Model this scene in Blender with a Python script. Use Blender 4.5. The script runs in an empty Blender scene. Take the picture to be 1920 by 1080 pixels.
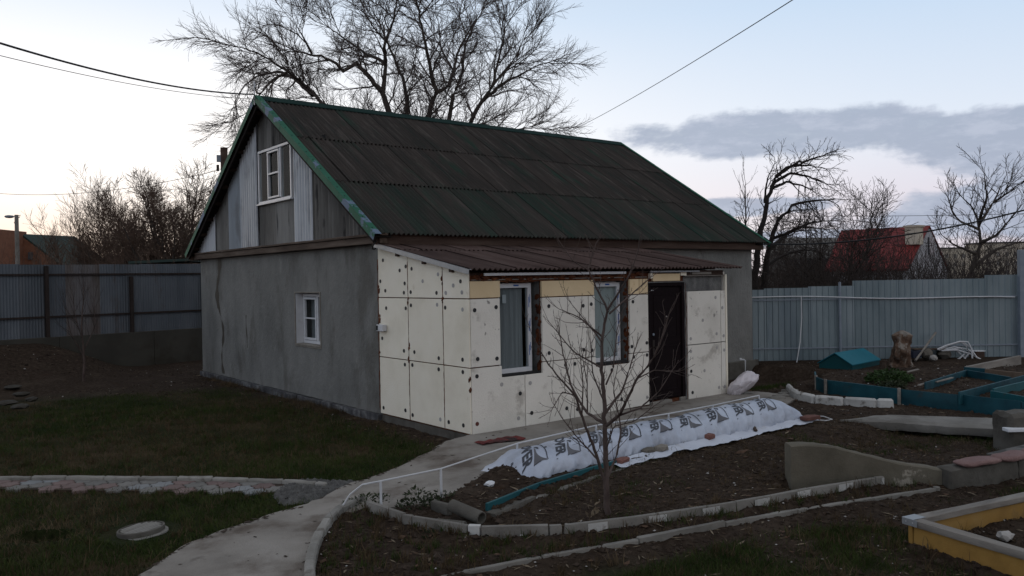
import bpy, bmesh, math, random
import numpy as np
from mathutils import Vector
R = math.radians
rnd = random.Random(7)
nrs = np.random.RandomState(11)
S = bpy.context.scene
COL = S.collection

# ------------------------------------------------------------------ camera, sky, sun, exposure
cam = bpy.data.objects.new('camera', bpy.data.cameras.new('camera'))
COL.objects.link(cam); S.camera = cam
cam.data.sensor_width = 36; cam.data.lens = 36*1526.5/1920
cam.data.clip_start = .05; cam.data.clip_end = 2000
from mathutils import Matrix
yaw, pit, rol = R(38.358), R(-.689), R(-.974)
fw = Vector((math.sin(yaw)*math.cos(pit), math.cos(yaw)*math.cos(pit), math.sin(pit)))
r0 = Vector((math.cos(yaw), -math.sin(yaw), 0)); u0 = r0.cross(fw)
r1 = r0*math.cos(rol)+u0*math.sin(rol); u1 = r1.cross(fw)
cam.matrix_world = Matrix(((r1.x, u1.x, -fw.x, -6.766), (r1.y, u1.y, -fw.y, -9.567), (r1.z, u1.z, -fw.z, 2.243), (0, 0, 0, 1)))
S.render.resolution_x, S.render.resolution_y = 1024, 576
S.view_settings.view_transform = 'Standard'; S.view_settings.look = 'None'
S.view_settings.exposure = 0; S.view_settings.gamma = 1
S.view_settings.use_curve_mapping = False

SUN_AZ, SUN_EL = R(4), R(2.5)          # azimuth from +Y towards +X
W = bpy.data.worlds.new('World'); S.world = W; W.use_nodes = True

class NT:
    def __init__(s, nt): s.nt = nt; s.l = nt.links
    def n(s, t, **k):
        o = s.nt.nodes.new(t)
        for a, b in k.items(): setattr(o, a, b)
        return o
    def put(s, sock, v):
        if hasattr(v, 'is_output'): s.l.new(v, sock)
        elif v is not None: sock.default_value = v
    def m(s, op, a, b=None, c=None, clamp=False):
        o = s.n('ShaderNodeMath', operation=op, use_clamp=clamp)
        for i, v in enumerate((a, b, c)):
            if v is not None: s.put(o.inputs[i], v)
        return o.outputs[0]
    def mr(s, v, a, b, c=0., d=1., smooth=True):
        o = s.n('ShaderNodeMapRange', interpolation_type='SMOOTHSTEP' if smooth else 'LINEAR')
        for i, x in enumerate((v, a, b, c, d)): s.put(o.inputs[i], x)
        return o.outputs[0]
    def mix(s, f, a, b, blend='MIX'):
        o = s.n('ShaderNodeMix', data_type='RGBA', blend_type=blend)
        s.put(o.inputs[0], f)
        for i, v in ((6, a), (7, b)):
            s.put(o.inputs[i], tuple(v)+(1,) if isinstance(v, (tuple, list)) and len(v) == 3 else v)
        return o.outputs[2]
    def noise(s, vec, scale, detail=4, rough=.55, dist=0.):
        o = s.n('ShaderNodeTexNoise'); s.put(o.inputs['Vector'], vec)
        o.inputs['Scale'].default_value = scale; o.inputs['Detail'].default_value = detail
        o.inputs['Roughness'].default_value = rough; o.inputs['Distortion'].default_value = dist
        return o.outputs[0]
    def ramp(s, v, stops, lin='LINEAR'):
        o = s.n('ShaderNodeValToRGB'); o.color_ramp.interpolation = lin
        e = o.color_ramp.elements
        while len(e) < len(stops): e.new(.5)
        for x, (p, c) in zip(e, stops): x.position = p; x.color = tuple(c)+(1,)
        s.put(o.inputs[0], v); return o.outputs[0]

def make_sky():
    t = NT(W.node_tree); bg = W.node_tree.nodes['Background']
    d = t.n('ShaderNodeTexCoord').outputs['Generated']
    sp = t.n('ShaderNodeSeparateXYZ'); t.put(sp.inputs[0], d)
    x, y, z = sp.outputs
    az = t.m('MULTIPLY', t.m('ARCTAN2', x, y), 57.2958)
    el = t.m('MULTIPLY', t.m('ARCSINE', z), 57.2958)
    zc = t.m('MAXIMUM', z, 0.)
    base = t.ramp(zc, [(0, (.74, .67, .74)), (.05, (.68, .64, .72)), (.09, (.74, .71, .80)), (.16, (.75, .82, .93)), (.30, (.56, .71, .90)), (.6, (.46, .51, .60)), (1, (.42, .445, .49))])
    # twilight arch: the sky brightens and whitens towards the sunken sun
    da = t.m('ABSOLUTE', t.m('SUBTRACT', az, math.degrees(SUN_AZ)))
    da = t.m('MINIMUM', da, t.m('SUBTRACT', 360., da))
    base = t.mix(t.mr(da, 75, 165, 0, 1), base, t.mix(1., base, (1.22, 1.10, .98), 'MULTIPLY'))  # sky behind the camera lifted and warmed to brighten the front wall
    g = t.m('POWER', t.mr(da, 82, 0, 0, 1), 1.4)
    gv = t.mr(el, 27, 2, 0, 1)
    glow = t.m('MULTIPLY', g, gv)
    c = t.mix(t.m('MULTIPLY', glow, 1.25, clamp=True), base, (1.25, 1.19, 1.14))
    warm = t.m('MULTIPLY', t.mr(da, 62, 4), t.mr(el, 8, .5))
    c = t.mix(t.m('MULTIPLY', warm, .85), c, (1.06, .80, .60))
    # grey-mauve cloud banks, low in the sky away from the sun
    n1 = t.noise(d, 9, 6, .6, .3)
    mp = t.n('ShaderNodeMapping'); t.put(mp.inputs[0], d); mp.inputs['Scale'].default_value = (1, 1, 3.2)
    n2 = t.noise(mp.outputs[0], 5, 6, .62, .2)
    def bank(a0, e0, ra, re, k, soft=.36, amp=1.7):
        u = t.m('DIVIDE', t.m('SUBTRACT', az, a0), ra)
        v = t.m('DIVIDE', t.m('SUBTRACT', t.m('SUBTRACT', el, e0), t.m('MULTIPLY', t.m('SUBTRACT', az, a0), k)), re)
        r = t.m('SQRT', t.m('ADD', t.m('MULTIPLY', u, u), t.m('MULTIPLY', v, v)))
        r = t.m('ADD', r, t.m('MULTIPLY', t.m('SUBTRACT', n2, .5), amp))
        r = t.m('ADD', r, t.m('MULTIPLY', t.m('SUBTRACT', n1, .5), 1.3))
        return t.mr(r, 1.05, 1.05-soft)
    k = bank(57, 9.3, 11.5, 1.55, -.01)
    for a in ((69, 8.3, 6.5, 1.6, .0), (68, 3.6, 9.5, 1.75, .06), (55, 4.6, 6, .7, .0), (60, 2.4, 7, .6, .0), (80, 7, 14, 3, 0), (104, 12, 12, 4, 0), (140, 9, 18, 4, 0), (-130, 10, 20, 4, 0)):
        k = t.m('MAXIMUM', k, bank(*a))
    n3 = t.noise(mp.outputs[0], 16, 6, .65)
    shade = t.mr(n3, .35, .68)
    cc = t.mix(shade, (.31, .37, .49), (.47, .52, .64))
    k = t.m('MULTIPLY', k, t.mr(n3, .25, .55, .72, 1.))
    c = t.mix(t.m('MULTIPLY', k, .9), c, cc)
    sky = t.n('ShaderNodeTexSky', sky_type='NISHITA', sun_disc=False, sun_elevation=SUN_EL, sun_rotation=SUN_AZ)
    sky.dust_density = .6; sky.ozone_density = 2.5
    sv = t.n('ShaderNodeVectorMath', operation='SCALE'); t.put(sv.inputs[0], sky.outputs[0]); sv.inputs[3].default_value = .005
    c = t.mix(1., c, sv.outputs[0], 'ADD')
    t.put(bg.inputs[0], c); bg.inputs[1].default_value = SKY
SKY = 1.0
make_sky()
sun = bpy.data.objects.new('sun', bpy.data.lights.new('sun', 'SUN')); COL.objects.link(sun)
sun.data.energy = .35; sun.data.angle = R(25); sun.data.color = (1, .82, .64)
sd = Vector((math.sin(SUN_AZ-.2)*math.cos(R(8)), math.cos(SUN_AZ-.2)*math.cos(R(8)), math.sin(R(8))))
sun.rotation_euler = (-sd).to_track_quat('-Z', 'Y').to_euler(); sun.location = (-4, 20, 12)

# ------------------------------------------------------------------ materials
def mat(name, cols, scale=4., stretch=(1, 1, 1), rough=.85, bump=.2, bscale=None, metal=0., rv=0., dirt=None, dirt2=None, detail=6, spec=.3, coat=0., wpos=False, bdist=.02):
    """cols: colour stops of a noise; dirt = (colour, scale, lo, hi, stretch, amount); rv: value change from object to object"""
    m = bpy.data.materials.new(name); m.use_nodes = True
    t = NT(m.node_tree); b = m.node_tree.nodes['Principled BSDF']
    if wpos: co = t.n('ShaderNodeNewGeometry').outputs['Position']
    else: co = t.n('ShaderNodeTexCoord').outputs['Object']
    rn = t.n('ShaderNodeObjectInfo').outputs['Random']
    if rv:
        off = t.n('ShaderNodeVectorMath', operation='ADD'); t.put(off.inputs[0], co)
        cb = t.n('ShaderNodeCombineXYZ'); t.put(cb.inputs[0], t.m('MULTIPLY', rn, 37.)); t.put(cb.inputs[1], t.m('MULTIPLY', rn, 91.)); t.put(off.inputs[1], cb.outputs[0]); co = off.outputs[0]
    mp = t.n('ShaderNodeMapping'); t.put(mp.inputs[0], co); mp.inputs['Scale'].default_value = stretch
    v = t.noise(mp.outputs[0], scale, detail, .6)
    k = len(cols)
    c = t.ramp(v, [(.3+.4*i/max(1, k-1), q) for i, q in enumerate(cols)]) if k > 1 else tuple(cols[0])+(1,)
    for q in (dirt, dirt2):
        if q:
            mp2 = t.n('ShaderNodeMapping'); t.put(mp2.inputs[0], co); mp2.inputs['Scale'].default_value = q[4]
            mp2.inputs['Location'].default_value = (q[1], 3.3, 1.7)
            f = t.mr(t.noise(mp2.outputs[0], q[1], 7, .62), q[2], q[3], 0, q[5])
            c = t.mix(f, c, q[0])
    if rv:
        c = t.mix(1., c, t.ramp(rn, [(0, (1-rv,)*3), (1, (1+rv,)*3)]), 'MULTIPLY')
    t.put(b.inputs['Base Color'], c)
    b.inputs['Roughness'].default_value = rough; b.inputs['Metallic'].default_value = metal
    b.inputs['Specular IOR Level'].default_value = spec
    if bump:
        bn = t.n('ShaderNodeBump'); bn.inputs['Strength'].default_value = bump; bn.inputs['Distance'].default_value = bdist
        t.put(bn.inputs['Height'], t.noise(mp.outputs[0], bscale or scale*6, 5, .65)); t.put(b.inputs['Normal'], bn.outputs[0])
    return m

DIRT = (.05, .04, .03)
m_stucco = mat('stucco', [(.118, .118, .112), (.158, .158, .150), (.202, .2, .19)], 1.3, (1, 1, .6), .95, .9, 16, dirt=((.07, .064, .054), 1.2, .52, .66, (1, 1.1, .5), .5), dirt2=((.235, .233, .22), 2.6, .58, .72, (1, 1, .6), .5), bdist=.03)
m_damp = mat('damp plaster streak', [(.05, .043, .034), (.075, .066, .054)], 3, (1, 1, .4), .95, .6, 16)
m_plinth = mat('plinth plaster', [(.03, .03, .034), (.06, .06, .064), (.17, .17, .17)], 5, (1, 1, 1), .95, .8, 18, rv=.2)
m_conc = mat('concrete', [(.13, .122, .108), (.178, .168, .152), (.225, .214, .196)], 2.2, (1, 1, 1), .92, .5, 30, dirt=((.09, .08, .068), 1.1, .5, .68, (1, 1, 1), .6), dirt2=((.05, .045, .04), 9, .62, .72, (1, 1, 1), .5))
m_conc_d = mat('old dark concrete', [(.055, .050, .043), (.09, .083, .072), (.125, .117, .103)], 2.2, (1, 1, 1), .95, .7, 16, dirt=((.04, .034, .027), 1.6, .5, .65, (1, 1, .7), .7))
m_conc_l = mat('pale kerb concrete', [(.15, .143, .128), (.205, .197, .18), (.255, .246, .228)], 3, (1, 1, 1), .92, .6, 22, rv=.15, dirt=((.07, .058, .045), 3.5, .55, .7, (1, 1, 1), .75))
m_lime = mat('limewashed concrete', [(.30, .297, .285), (.41, .405, .39), (.45, .445, .43)], 4, (1, 1, 1), .92, .5, 20, rv=.12, dirt=((.09, .075, .06), 5, .56, .68, (1, 1, 1), .8))
m_roof = mat('faded green bitumen sheet', [(.022, .030, .026), (.034, .031, .028), (.044, .037, .033), (.054, .045, .040)], 2.0, (1.2, .16, .16), .9, .35, 30, rv=.09, dirt=((.016, .052, .036), 1.1, .55, .7, (1.5, .35, .35), .7), dirt2=((.095, .082, .075), 2.2, .5, .72, (9, .35, .35), .75), spec=.15)
m_roof_g = mat('greener bitumen sheet', [(.018, .035, .028), (.030, .034, .029), (.042, .037, .033), (.052, .044, .039)], 2.0, (1.2, .16, .16), .9, .35, 30, rv=.10, dirt=((.016, .050, .036), 1.3, .50, .64, (1.8, .35, .35), .38), dirt2=((.085, .08, .072), 2.2, .54, .72, (9, .35, .35), .6), spec=.15)
m_roof_b = mat('faded brown bitumen sheet', [(.046, .030, .026), (.072, .047, .041), (.10, .070, .062)], 2.4, (1.2, .3, .3), .9, .35, 30, rv=.18, dirt=((.03, .022, .02), 2, .55, .7, (1.5, .3, .3), .6), spec=.15)
m_ridge = mat('dark green ridge metal', [(.006, .022, .02), (.012, .032, .028)], 2, (1, 1, 1), .85, .1, spec=.1)
m_green = mat('peeling green paint', [(.004, .075, .04), (.007, .10, .055)], 3, (1, 1, 1), .7, .2, dirt=((.11, .15, .23), 1.5, .55, .58, (1, 1, 1), .9), dirt2=((.26, .28, .25), 2.6, .68, .70, (1, 1, 1), .8))
m_green2 = mat('green painted metal', [(.004, .065, .035), (.007, .085, .046)], 3, (1, 1, 1), .7, .1, spec=.15)
m_wood_d = mat('weathered dark wood', [(.035, .022, .016), (.07, .048, .036), (.11, .085, .068)], 7, (1, .12, 1), .9, .5, 30)
m_wood_x = mat('weathered brown board', [(.035, .02, .015), (.06, .037, .028), (.085, .058, .046)], 7, (.12, 1, 1), .9, .5, 30)
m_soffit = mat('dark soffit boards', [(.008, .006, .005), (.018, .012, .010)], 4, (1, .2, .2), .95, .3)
m_zinc = mat('galvanised sheet', [(.30, .32, .345), (.40, .42, .445), (.46, .48, .50)], 2.5, (1, 1, .15), .55, .1, metal=.35, rv=.08, dirt=((.17, .18, .19), 2.5, .5, .7, (1, 1, .4), .6))
m_zinc_m = mat('dull galvanised sheet', [(.20, .225, .25), (.27, .30, .33)], 2.5, (1, 1, .15), .6, .1, metal=.25, rv=.1, dirt=((.12, .12, .12), 2, .5, .7, (1, 1, .4), .6))
m_slate = mat('weathered fibre sheet', [(.10, .098, .094), (.16, .158, .152), (.2, .2, .192)], 2.2, (1, 1, .25), .9, .3, rv=.1, dirt=((.03, .03, .032), 2.6, .56, .66, (1, 1.8, .3), .85))
m_slate_d = mat('dark weathered sheet', [(.07, .066, .061), (.12, .115, .107), (.17, .165, .155)], 2.6, (1, 1, .2), .9, .3, rv=.1, dirt=((.025, .024, .024), 3, .52, .64, (1, 1.5, .3), .8))
m_foam_c = mat('glow-tinted cream foam board', [(.69, .635, .52), (.77, .715, .60), (.80, .75, .645)], 1.5, (1, 1, 1), .95, .35, 45, rv=.03, dirt=((.45, .36, .24), 2.3, .66, .76, (1, 1, 1), .6))  # cream foam, with some of the light on the porch side painted in
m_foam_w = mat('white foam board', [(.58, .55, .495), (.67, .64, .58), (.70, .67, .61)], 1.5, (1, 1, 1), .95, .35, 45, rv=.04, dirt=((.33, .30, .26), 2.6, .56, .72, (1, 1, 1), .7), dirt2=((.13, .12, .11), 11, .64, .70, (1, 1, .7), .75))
m_foam_y = mat('yellow foam board', [(.60, .46, .28), (.66, .52, .33)], 2, (1, 1, 1), .95, .3, 45, rv=.1, dirt=((.4, .26, .12), 4, .62, .75, (1, 1, 1), .6))
m_gun = mat('browned mounting foam', [(.035, .010, .004), (.085, .025, .009), (.16, .058, .022)], 9, (1, 1, 1), .95, .9, 25, bdist=.03)
m_dot = mat('black anchor cap', [(.012, .012, .013), (.03, .03, .032)], 30, rough=.6, bump=.1)
m_dot_f = mat('filled anchor cap', [(.30, .29, .28), (.38, .37, .355)], 25, rough=.95, bump=.3)
m_dot_r = mat('rusty anchor cap', [(.10, .03, .022), (.14, .05, .04)], 25, rough=.95, bump=.3)
m_block = mat('cinder block wall', [(.07, .07, .07), (.12, .12, .118), (.19, .188, .18)], 5, rough=.95, bump=.6, bscale=30)
m_white = mat('white plastic', [(.50, .51, .53), (.58, .59, .61)], 4, rough=.4, bump=.03, dirt=((.35, .34, .32), 3, .62, .75, (1, 1, 1), .4))
m_whitep = mat('white pipe', [(.46, .47, .49), (.55, .56, .58)], 4, rough=.5, bump=.03, dirt=((.3, .27, .23), 5, .6, .75, (1, 1, 1), .5))
m_blue = mat('blue print', [(.03, .09, .30)], bump=0)
m_black = mat('black print', [(.012, .013, .018), (.02, .02, .025)], 10, bump=0, rough=.6)
m_greyp = mat('grey print', [(.09, .09, .10), (.11, .11, .12)], 10, bump=0, rough=.6)
m_metal = mat('grey metal strip', [(.22, .235, .25), (.30, .315, .33)], 6, rough=.45, bump=.05, metal=.4)
m_door = mat('dark brown door', [(.006, .0035, .004), (.009, .005, .006)], 14, rough=.75, bump=.15, bscale=60, spec=.08)
m_chrome = mat('dull chrome', [(.5, .5, .5)], rough=.3, bump=0, metal=1)
m_curt = mat('grey curtain', [(.20, .205, .21), (.33, .335, .345)], 3, (6, 6, .2), .9, .1)
m_curt2 = mat('pale curtain', [(.42, .44, .43), (.50, .52, .505)], 1.5, (1, 1, .3), .9, .1)
m_yel_in = mat('yellow inside wall', [(.22, .14, .03), (.3, .19, .05)], 2, bump=.1)
m_dark = mat('near-black surface', [(.010, .010, .011), (.016, .016, .017)], 2, bump=0)
m_room = mat('dim room wall', [(.05, .05, .05), (.08, .08, .08)], 2, bump=.1)
m_fence_l = mat('bluish galvanised fence', [(.072, .084, .10), (.10, .115, .135), (.135, .148, .168)], 1.5, (1, 1, .25), .6, .15, metal=.2, rv=.18, dirt=((.075, .06, .055), 1.6, .56, .68, (1, 1, .3), .7), dirt2=((.02, .012, .012), 5, .72, .74, (1, 1, .35), .9))
m_fence_lr = mat('rust-stained fence sheet', [(.075, .062, .055), (.11, .10, .10), (.12, .125, .14)], 1.4, (1, 1, .35), .75, .15, metal=.1, rv=.1, dirt=((.05, .032, .025), 2, .5, .65, (1, 1, .3), .7))
m_fpost = mat('dark rusty steel', [(.015, .011, .010), (.03, .02, .017)], 6, bump=.2, rough=.8)
m_fence_r = mat('profiled zinc fence', [(.125, .165, .185), (.18, .225, .245), (.235, .275, .295)], 1.2, (1, 1, .3), .5, .05, metal=.3, rv=.05, dirt=((.12, .15, .19), .9, .5, .7, (1, 1, .25), .5))
m_fpost_g = mat('grey fence post', [(.16, .19, .23), (.22, .25, .29)], 6, bump=.1, rough=.6)
m_teal = mat('teal painted board', [(.003, .030, .044), (.004, .050, .068), (.008, .068, .088)], 2.4, (1, 1, 1), .65, .25, 20, rv=.1, dirt=((.03, .03, .028), 4, .6, .7, (1, 1, 1), .6))
m_teal_b = mat('bright teal board', [(.005, .06, .075), (.009, .085, .10)], 2.4, (1, 1, 1), .6, .2, 20, dirt=((.05, .045, .04), 5, .64, .72, (1, 1, 1), .7))
m_hatch = mat('teal hatch paint', [(.004, .115, .16), (.007, .145, .20)], 1.2, (1, 1, 1), .5, .05)
m_hatch_d = mat('dark teal hatch gable', [(.003, .05, .06), (.005, .065, .075)], 1.2, (1, 1, 1), .6, .05)
m_timber = mat('grey timber', [(.13, .117, .104), (.20, .183, .163), (.265, .245, .22)], 6, (.15, 1, 1), .9, .5, 24, dirt=((.09, .075, .06), 3, .58, .7, (.3, 1, 1), .6))
m_timber_y = mat('grey timber lengthwise', [(.13, .117, .104), (.20, .183, .163), (.265, .245, .22)], 6, (1, .15, 1), .9, .5, 24, dirt=((.09, .075, .06), 3, .58, .7, (1, .3, 1), .6))
m_ochre = mat('ochre painted board', [(.20, .11, .025), (.26, .148, .035), (.28, .17, .052)], 3, (1, 1, 1), .8, .3, 22, dirt=((.12, .08, .04), 3, .6, .75, (1, 1, 1), .5))
m_brick = mat('old red brick', [(.12, .055, .045), (.18, .085, .07)], 8, rough=.95, bump=.6, rv=.2)
m_stone = mat('pale stone', [(.16, .145, .125), (.26, .24, .21)], 6, rough=.95, bump=.7)
m_stone_d = mat('grey rubble', [(.07, .062, .052), (.15, .135, .115)], 6, rough=.95, bump=.7, rv=.25)
m_film = mat('white cover film', [(.30, .34, .42), (.38, .42, .505), (.43, .47, .55)], 2, (1, 1, 1), .38, .45, 7, dirt=((.24, .25, .28), 1.6, .52, .70, (1, 1.6, 1), .6), spec=.5, bdist=.04)
m_hem = mat('white cover hem', [(.44, .47, .54), (.53, .56, .63)], 3, bump=.3, rough=.6, dirt=((.3, .27, .24), 3, .6, .75, (1, 1, 1), .5))
m_bag = mat('milky plastic bag', [(.48, .44, .47), (.60, .57, .60)], 5, (1, 1, 1), .45, .4, 14, dirt=((.45, .15, .16), 3.2, .64, .68, (1, 1, .4), .7))
m_sack = mat('pink sack', [(.16, .095, .09), (.22, .14, .13)], 4, rough=.9, bump=1., bscale=9, bdist=.04)
m_rag = mat('red rag mat', [(.03, .012, .012), (.11, .018, .018), (.17, .03, .026)], 5, rough=.95, bump=.8, dirt=((.02, .018, .018), 4, .5, .6, (1, 1, 1), .9))
m_paper = mat('white scrap', [(.6, .62, .65)], bump=.1)
m_bark = mat('grey-brown bark', [(.035, .028, .024), (.06, .049, .042), (.085, .07, .06)], 9, (1, 1, .3), .95, .6, 30)
m_bark_f = mat('fruit tree bark', [(.042, .028, .025), (.072, .052, .046), (.10, .076, .068)], 12, (1, 1, .4), .9, .5, 40)
m_twig = mat('bare twigs', [(.026, .019, .017), (.045, .034, .030)], 3, bump=0, rough=.9)
m_twig_p = mat('grey-brown willow twigs', [(.075, .06, .056), (.12, .098, .09)], 3, bump=0, rough=.9)
m_ink = mat('faded print ink', [(.030, .033, .042), (.05, .054, .066)], 9, bump=0, rough=.6)
m_twig_w = mat('glow-tinted bare twigs', [(.075, .048, .036), (.115, .078, .058)], 3, bump=0, rough=.9)  # backlight of the glow on the left trees is painted into this colour
m_brickwall = mat('orange brick house wall', [(.13, .055, .032), (.19, .085, .05)], 3, rough=.9, bump=.2)
m_groof = mat('green sheet roof far', [(.014, .030, .026), (.022, .040, .034)], 1, rough=.7, bump=.1)
m_redroof = mat('red metal roof', [(.13, .012, .012), (.18, .017, .016)], 1, (1, 1, .3), .6, .1)
m_whitewall = mat('pale house wall', [(.27, .27, .29), (.36, .36, .38)], 1, rough=.9, bump=.1)
m_cream = mat('cream panel block', [(.42, .37, .30), (.5, .45, .37)], .2, rough=.9, bump=0)
m_win_far = mat('far window', [(.06, .065, .075)], bump=0, rough=.3)
m_green_leaf = mat('green leaves', [(.014, .034, .007), (.030, .062, .012)], 6, bump=0, rough=.7)
m_weed = mat('dull weed leaves', [(.014, .022, .009), (.032, .042, .016)], 6, bump=0, rough=.8)
m_straw = mat('dry straw', [(.10, .075, .05), (.22, .175, .12)], 3, bump=0, rough=.9)
m_litter = mat('pale litter', [(.22, .20, .18), (.46, .45, .44)], 6, bump=.2, rough=.9)
m_clod = mat('soil clods', [(.018, .011, .0075), (.036, .024, .0165), (.058, .041, .030)], 5, bump=.4, rough=1)
m_cable = mat('black cable', [(.008, .008, .009)], bump=0, rough=.6)
m_peb = mat('grey gravel', [(.05, .049, .048), (.09, .088, .085), (.13, .127, .122)], 14, bump=.4, rough=.95)
PAVE = [mat('pale grey paver', [(.125, .12, .112), (.17, .163, .152)], 7, rough=.9, bump=.5, rv=.15), mat('pink paver', [(.125, .088, .082), (.16, .114, .106)], 7, rough=.9, bump=.5, rv=.15),
        mat('blue grey paver', [(.17, .178, .185), (.21, .218, .222)], 7, rough=.9, bump=.5, rv=.1), mat('dark paver', [(.11, .115, .12), (.15, .155, .16)], 7, rough=.9, bump=.5, rv=.1)]

def glass_mat(name, tint, fac):
    m = bpy.data.materials.new(name); m.use_nodes = True
    t = NT(m.node_tree); nt = m.node_tree; nt.nodes.remove(nt.nodes['Principled BSDF'])
    tr = t.n('ShaderNodeBsdfTransparent'); tr.inputs[0].default_value = tint+(1,)
    gl = t.n('ShaderNodeBsdfGlossy'); gl.inputs['Roughness'].default_value = .03
    lw = t.n('ShaderNodeLayerWeight'); lw.inputs[0].default_value = .5
    fr = t.m('ADD', t.m('MULTIPLY', t.m('POWER', lw.outputs['Facing'], 5.), .9), .05)
    mx = t.n('ShaderNodeMixShader'); t.put(mx.inputs[0], t.m('MULTIPLY', fr, fac, clamp=True))
    t.put(mx.inputs[1], tr.outputs[0]); t.put(mx.inputs[2], gl.outputs[0])
    t.put(nt.nodes['Material Output'].inputs[0], mx.outputs[0]); return m
m_glass = glass_mat('window glass', (.70, .75, .76), .25)

# ------------------------------------------------------------------ mesh helpers (world coordinates, metres)
class MB:
    def __init__(s): s.v = []; s.f = []; s.fm = []
    def add(s, vs, fs):
        o = len(s.v); s.v += [tuple(map(float, q)) for q in vs]; s.f += [tuple(i+o for i in f) for f in fs]; return s
    def box(s, x0, x1, y0, y1, z0, z1):
        return s.add([(x0, y0, z0), (x1, y0, z0), (x1, y1, z0), (x0, y1, z0), (x0, y0, z1), (x1, y0, z1), (x1, y1, z1), (x0, y1, z1)],
                     [(3, 2, 1, 0), (4, 5, 6, 7), (0, 1, 5, 4), (1, 2, 6, 5), (2, 3, 7, 6), (3, 0, 4, 7)])
    def prism(s, poly, vec):
        a = [np.array(p, float) for p in poly]; v = np.array(vec, float); n = len(a)
        return s.add(list(a)+[p+v for p in a], [tuple(range(n))[::-1], tuple(range(n, 2*n))]+[(i, (i+1) % n, n+(i+1) % n, n+i) for i in range(n)])
    def bar(s, p0, p1, w, h, up=(0, 0, 1), roll=0.):
        """rectangular bar, p0-p1 is the middle of its underside"""
        a = np.array(p0, float); b = np.array(p1, float); d = b-a; d /= np.linalg.norm(d)
        side = np.cross(d, up); side /= np.linalg.norm(side); u = np.cross(side, d)
        return s.prism([a-side*w/2, a+side*w/2, a+side*w/2+u*h, a-side*w/2+u*h], b-a)
    def tube(s, pts, r, k=8, cap=True):
        P = np.array(pts, float); n = len(P); r = np.broadcast_to(np.array(r, float), (n,))
        T = np.gradient(P, axis=0); T /= np.linalg.norm(T, axis=1)[:, None]+1e-9
        ref = np.array((0, 0, 1.)) if abs(T[:, 2]).mean() < .8 else np.array((1., 0, 0))
        A = np.cross(T, ref); A /= np.linalg.norm(A, axis=1)[:, None]+1e-9; B = np.cross(T, A)
        an = np.arange(k)*2*math.pi/k
        V = P[:, None, :]+r[:, None, None]*(np.cos(an)[None, :, None]*A[:, None, :]+np.sin(an)[None, :, None]*B[:, None, :])
        F = [(i*k+j, i*k+(j+1) % k, (i+1)*k+(j+1) % k, (i+1)*k+j) for i in range(n-1) for j in range(k)]
        if cap: F += [tuple(range(k))[::-1], tuple(range((n-1)*k, n*k))]
        return s.add(V.reshape(-1, 3), F)
    def grid(s, P, thick=None):
        """P[nu][nv] points; thick: offset vector gives a closed slab"""
        P = np.array(P, float); nu, nv = P.shape[:2]
        idx = lambda i, j: i*nv+j
        F = [(idx(i, j), idx(i+1, j), idx(i+1, j+1), idx(i, j+1)) for i in range(nu-1) for j in range(nv-1)]
        V = P.reshape(-1, 3)
        if thick is not None:
            n = len(V); V = np.concatenate([V, V+np.array(thick, float)])
            F2 = [tuple(i+n for i in f)[::-1] for f in F]
            rim = [idx(i, 0) for i in range(nu)]+[idx(nu-1, j) for j in range(1, nv)]+[idx(i, nv-1) for i in range(nu-2, -1, -1)]+[idx(0, j) for j in range(nv-2, 0, -1)]
            m = len(rim); F = F+F2+[(rim[(q+1) % m], rim[q], rim[q]+n, rim[(q+1) % m]+n) for q in range(m)]
        return s.add(V, F)
    def lathe(s, c, prof, k=24):
        c = np.array(c, float); V = []; 
        for r, z in prof:
            for j in range(k): V.append(c+np.array((r*math.cos(2*math.pi*j/k), r*math.sin(2*math.pi*j/k), z)))
        n = len(prof)
        F = [(i*k+j, i*k+(j+1) % k, (i+1)*k+(j+1) % k, (i+1)*k+j) for i in range(n-1) for j in range(k)]+[tuple(range(k))[::-1], tuple(range((n-1)*k, n*k))]
        return s.add(V, F)
    def blob(s, c, r, sub=1, amp=.25, rg=rnd):
        bm = bmesh.new(); bmesh.ops.create_icosphere(bm, subdivisions=sub, radius=1)
        V = [np.array(v.co)*(1+rg.uniform(-amp, amp))*np.array(r)+np.array(c) for v in bm.verts]
        F = [tuple(v.index for v in f.verts) for f in bm.faces]; bm.free(); return s.add(V, F)

def mesh(name, mb, m, org=(0, 0, 0), bevel=0., ang=35, rough=None, fixn=True):
    me = bpy.data.meshes.new(name)
    V = np.array(mb.v, float)-np.array(org, float)
    me.from_pydata(V.tolist(), [], mb.f)
    if bevel or rough or fixn:
        bm = bmesh.new(); bm.from_mesh(me)
        if fixn: bmesh.ops.recalc_face_normals(bm, faces=bm.faces)
        if bevel: bmesh.ops.bevel(bm, geom=list(bm.edges), offset=bevel, segments=1, affect='EDGES', clamp_overlap=True)
        if rough:
            cuts, amp = rough
            for e_len in range(cuts):
                es = [e for e in bm.edges if e.calc_length() > .12]
                if es: bmesh.ops.subdivide_edges(bm, edges=es, cuts=1, use_grid_fill=True)
            for v in bm.verts: v.co += Vector((rnd.uniform(-amp, amp), rnd.uniform(-amp, amp), rnd.uniform(-amp, amp)))
        bm.to_mesh(me); bm.free()
    me.materials.append(m)
    me.polygons.foreach_set('use_smooth', [True]*len(me.polygons))
    me.set_sharp_from_angle(angle=R(ang)); me.update()
    return me
def link(name, me, parent=None):
    o = bpy.data.objects.new(name, me); COL.objects.link(o)
    if parent is not None: o.parent = parent
    return o
def wloc(o):
    p = np.zeros(3)
    while o is not None: p = p+np.array(o.location); o = o.parent
    return p
def part(name, mb, m, parent, label=None, **k):
    o = link(name, mesh(name, mb, m, wloc(parent), **k), parent)
    if label: o['label'] = label
    return o
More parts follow.
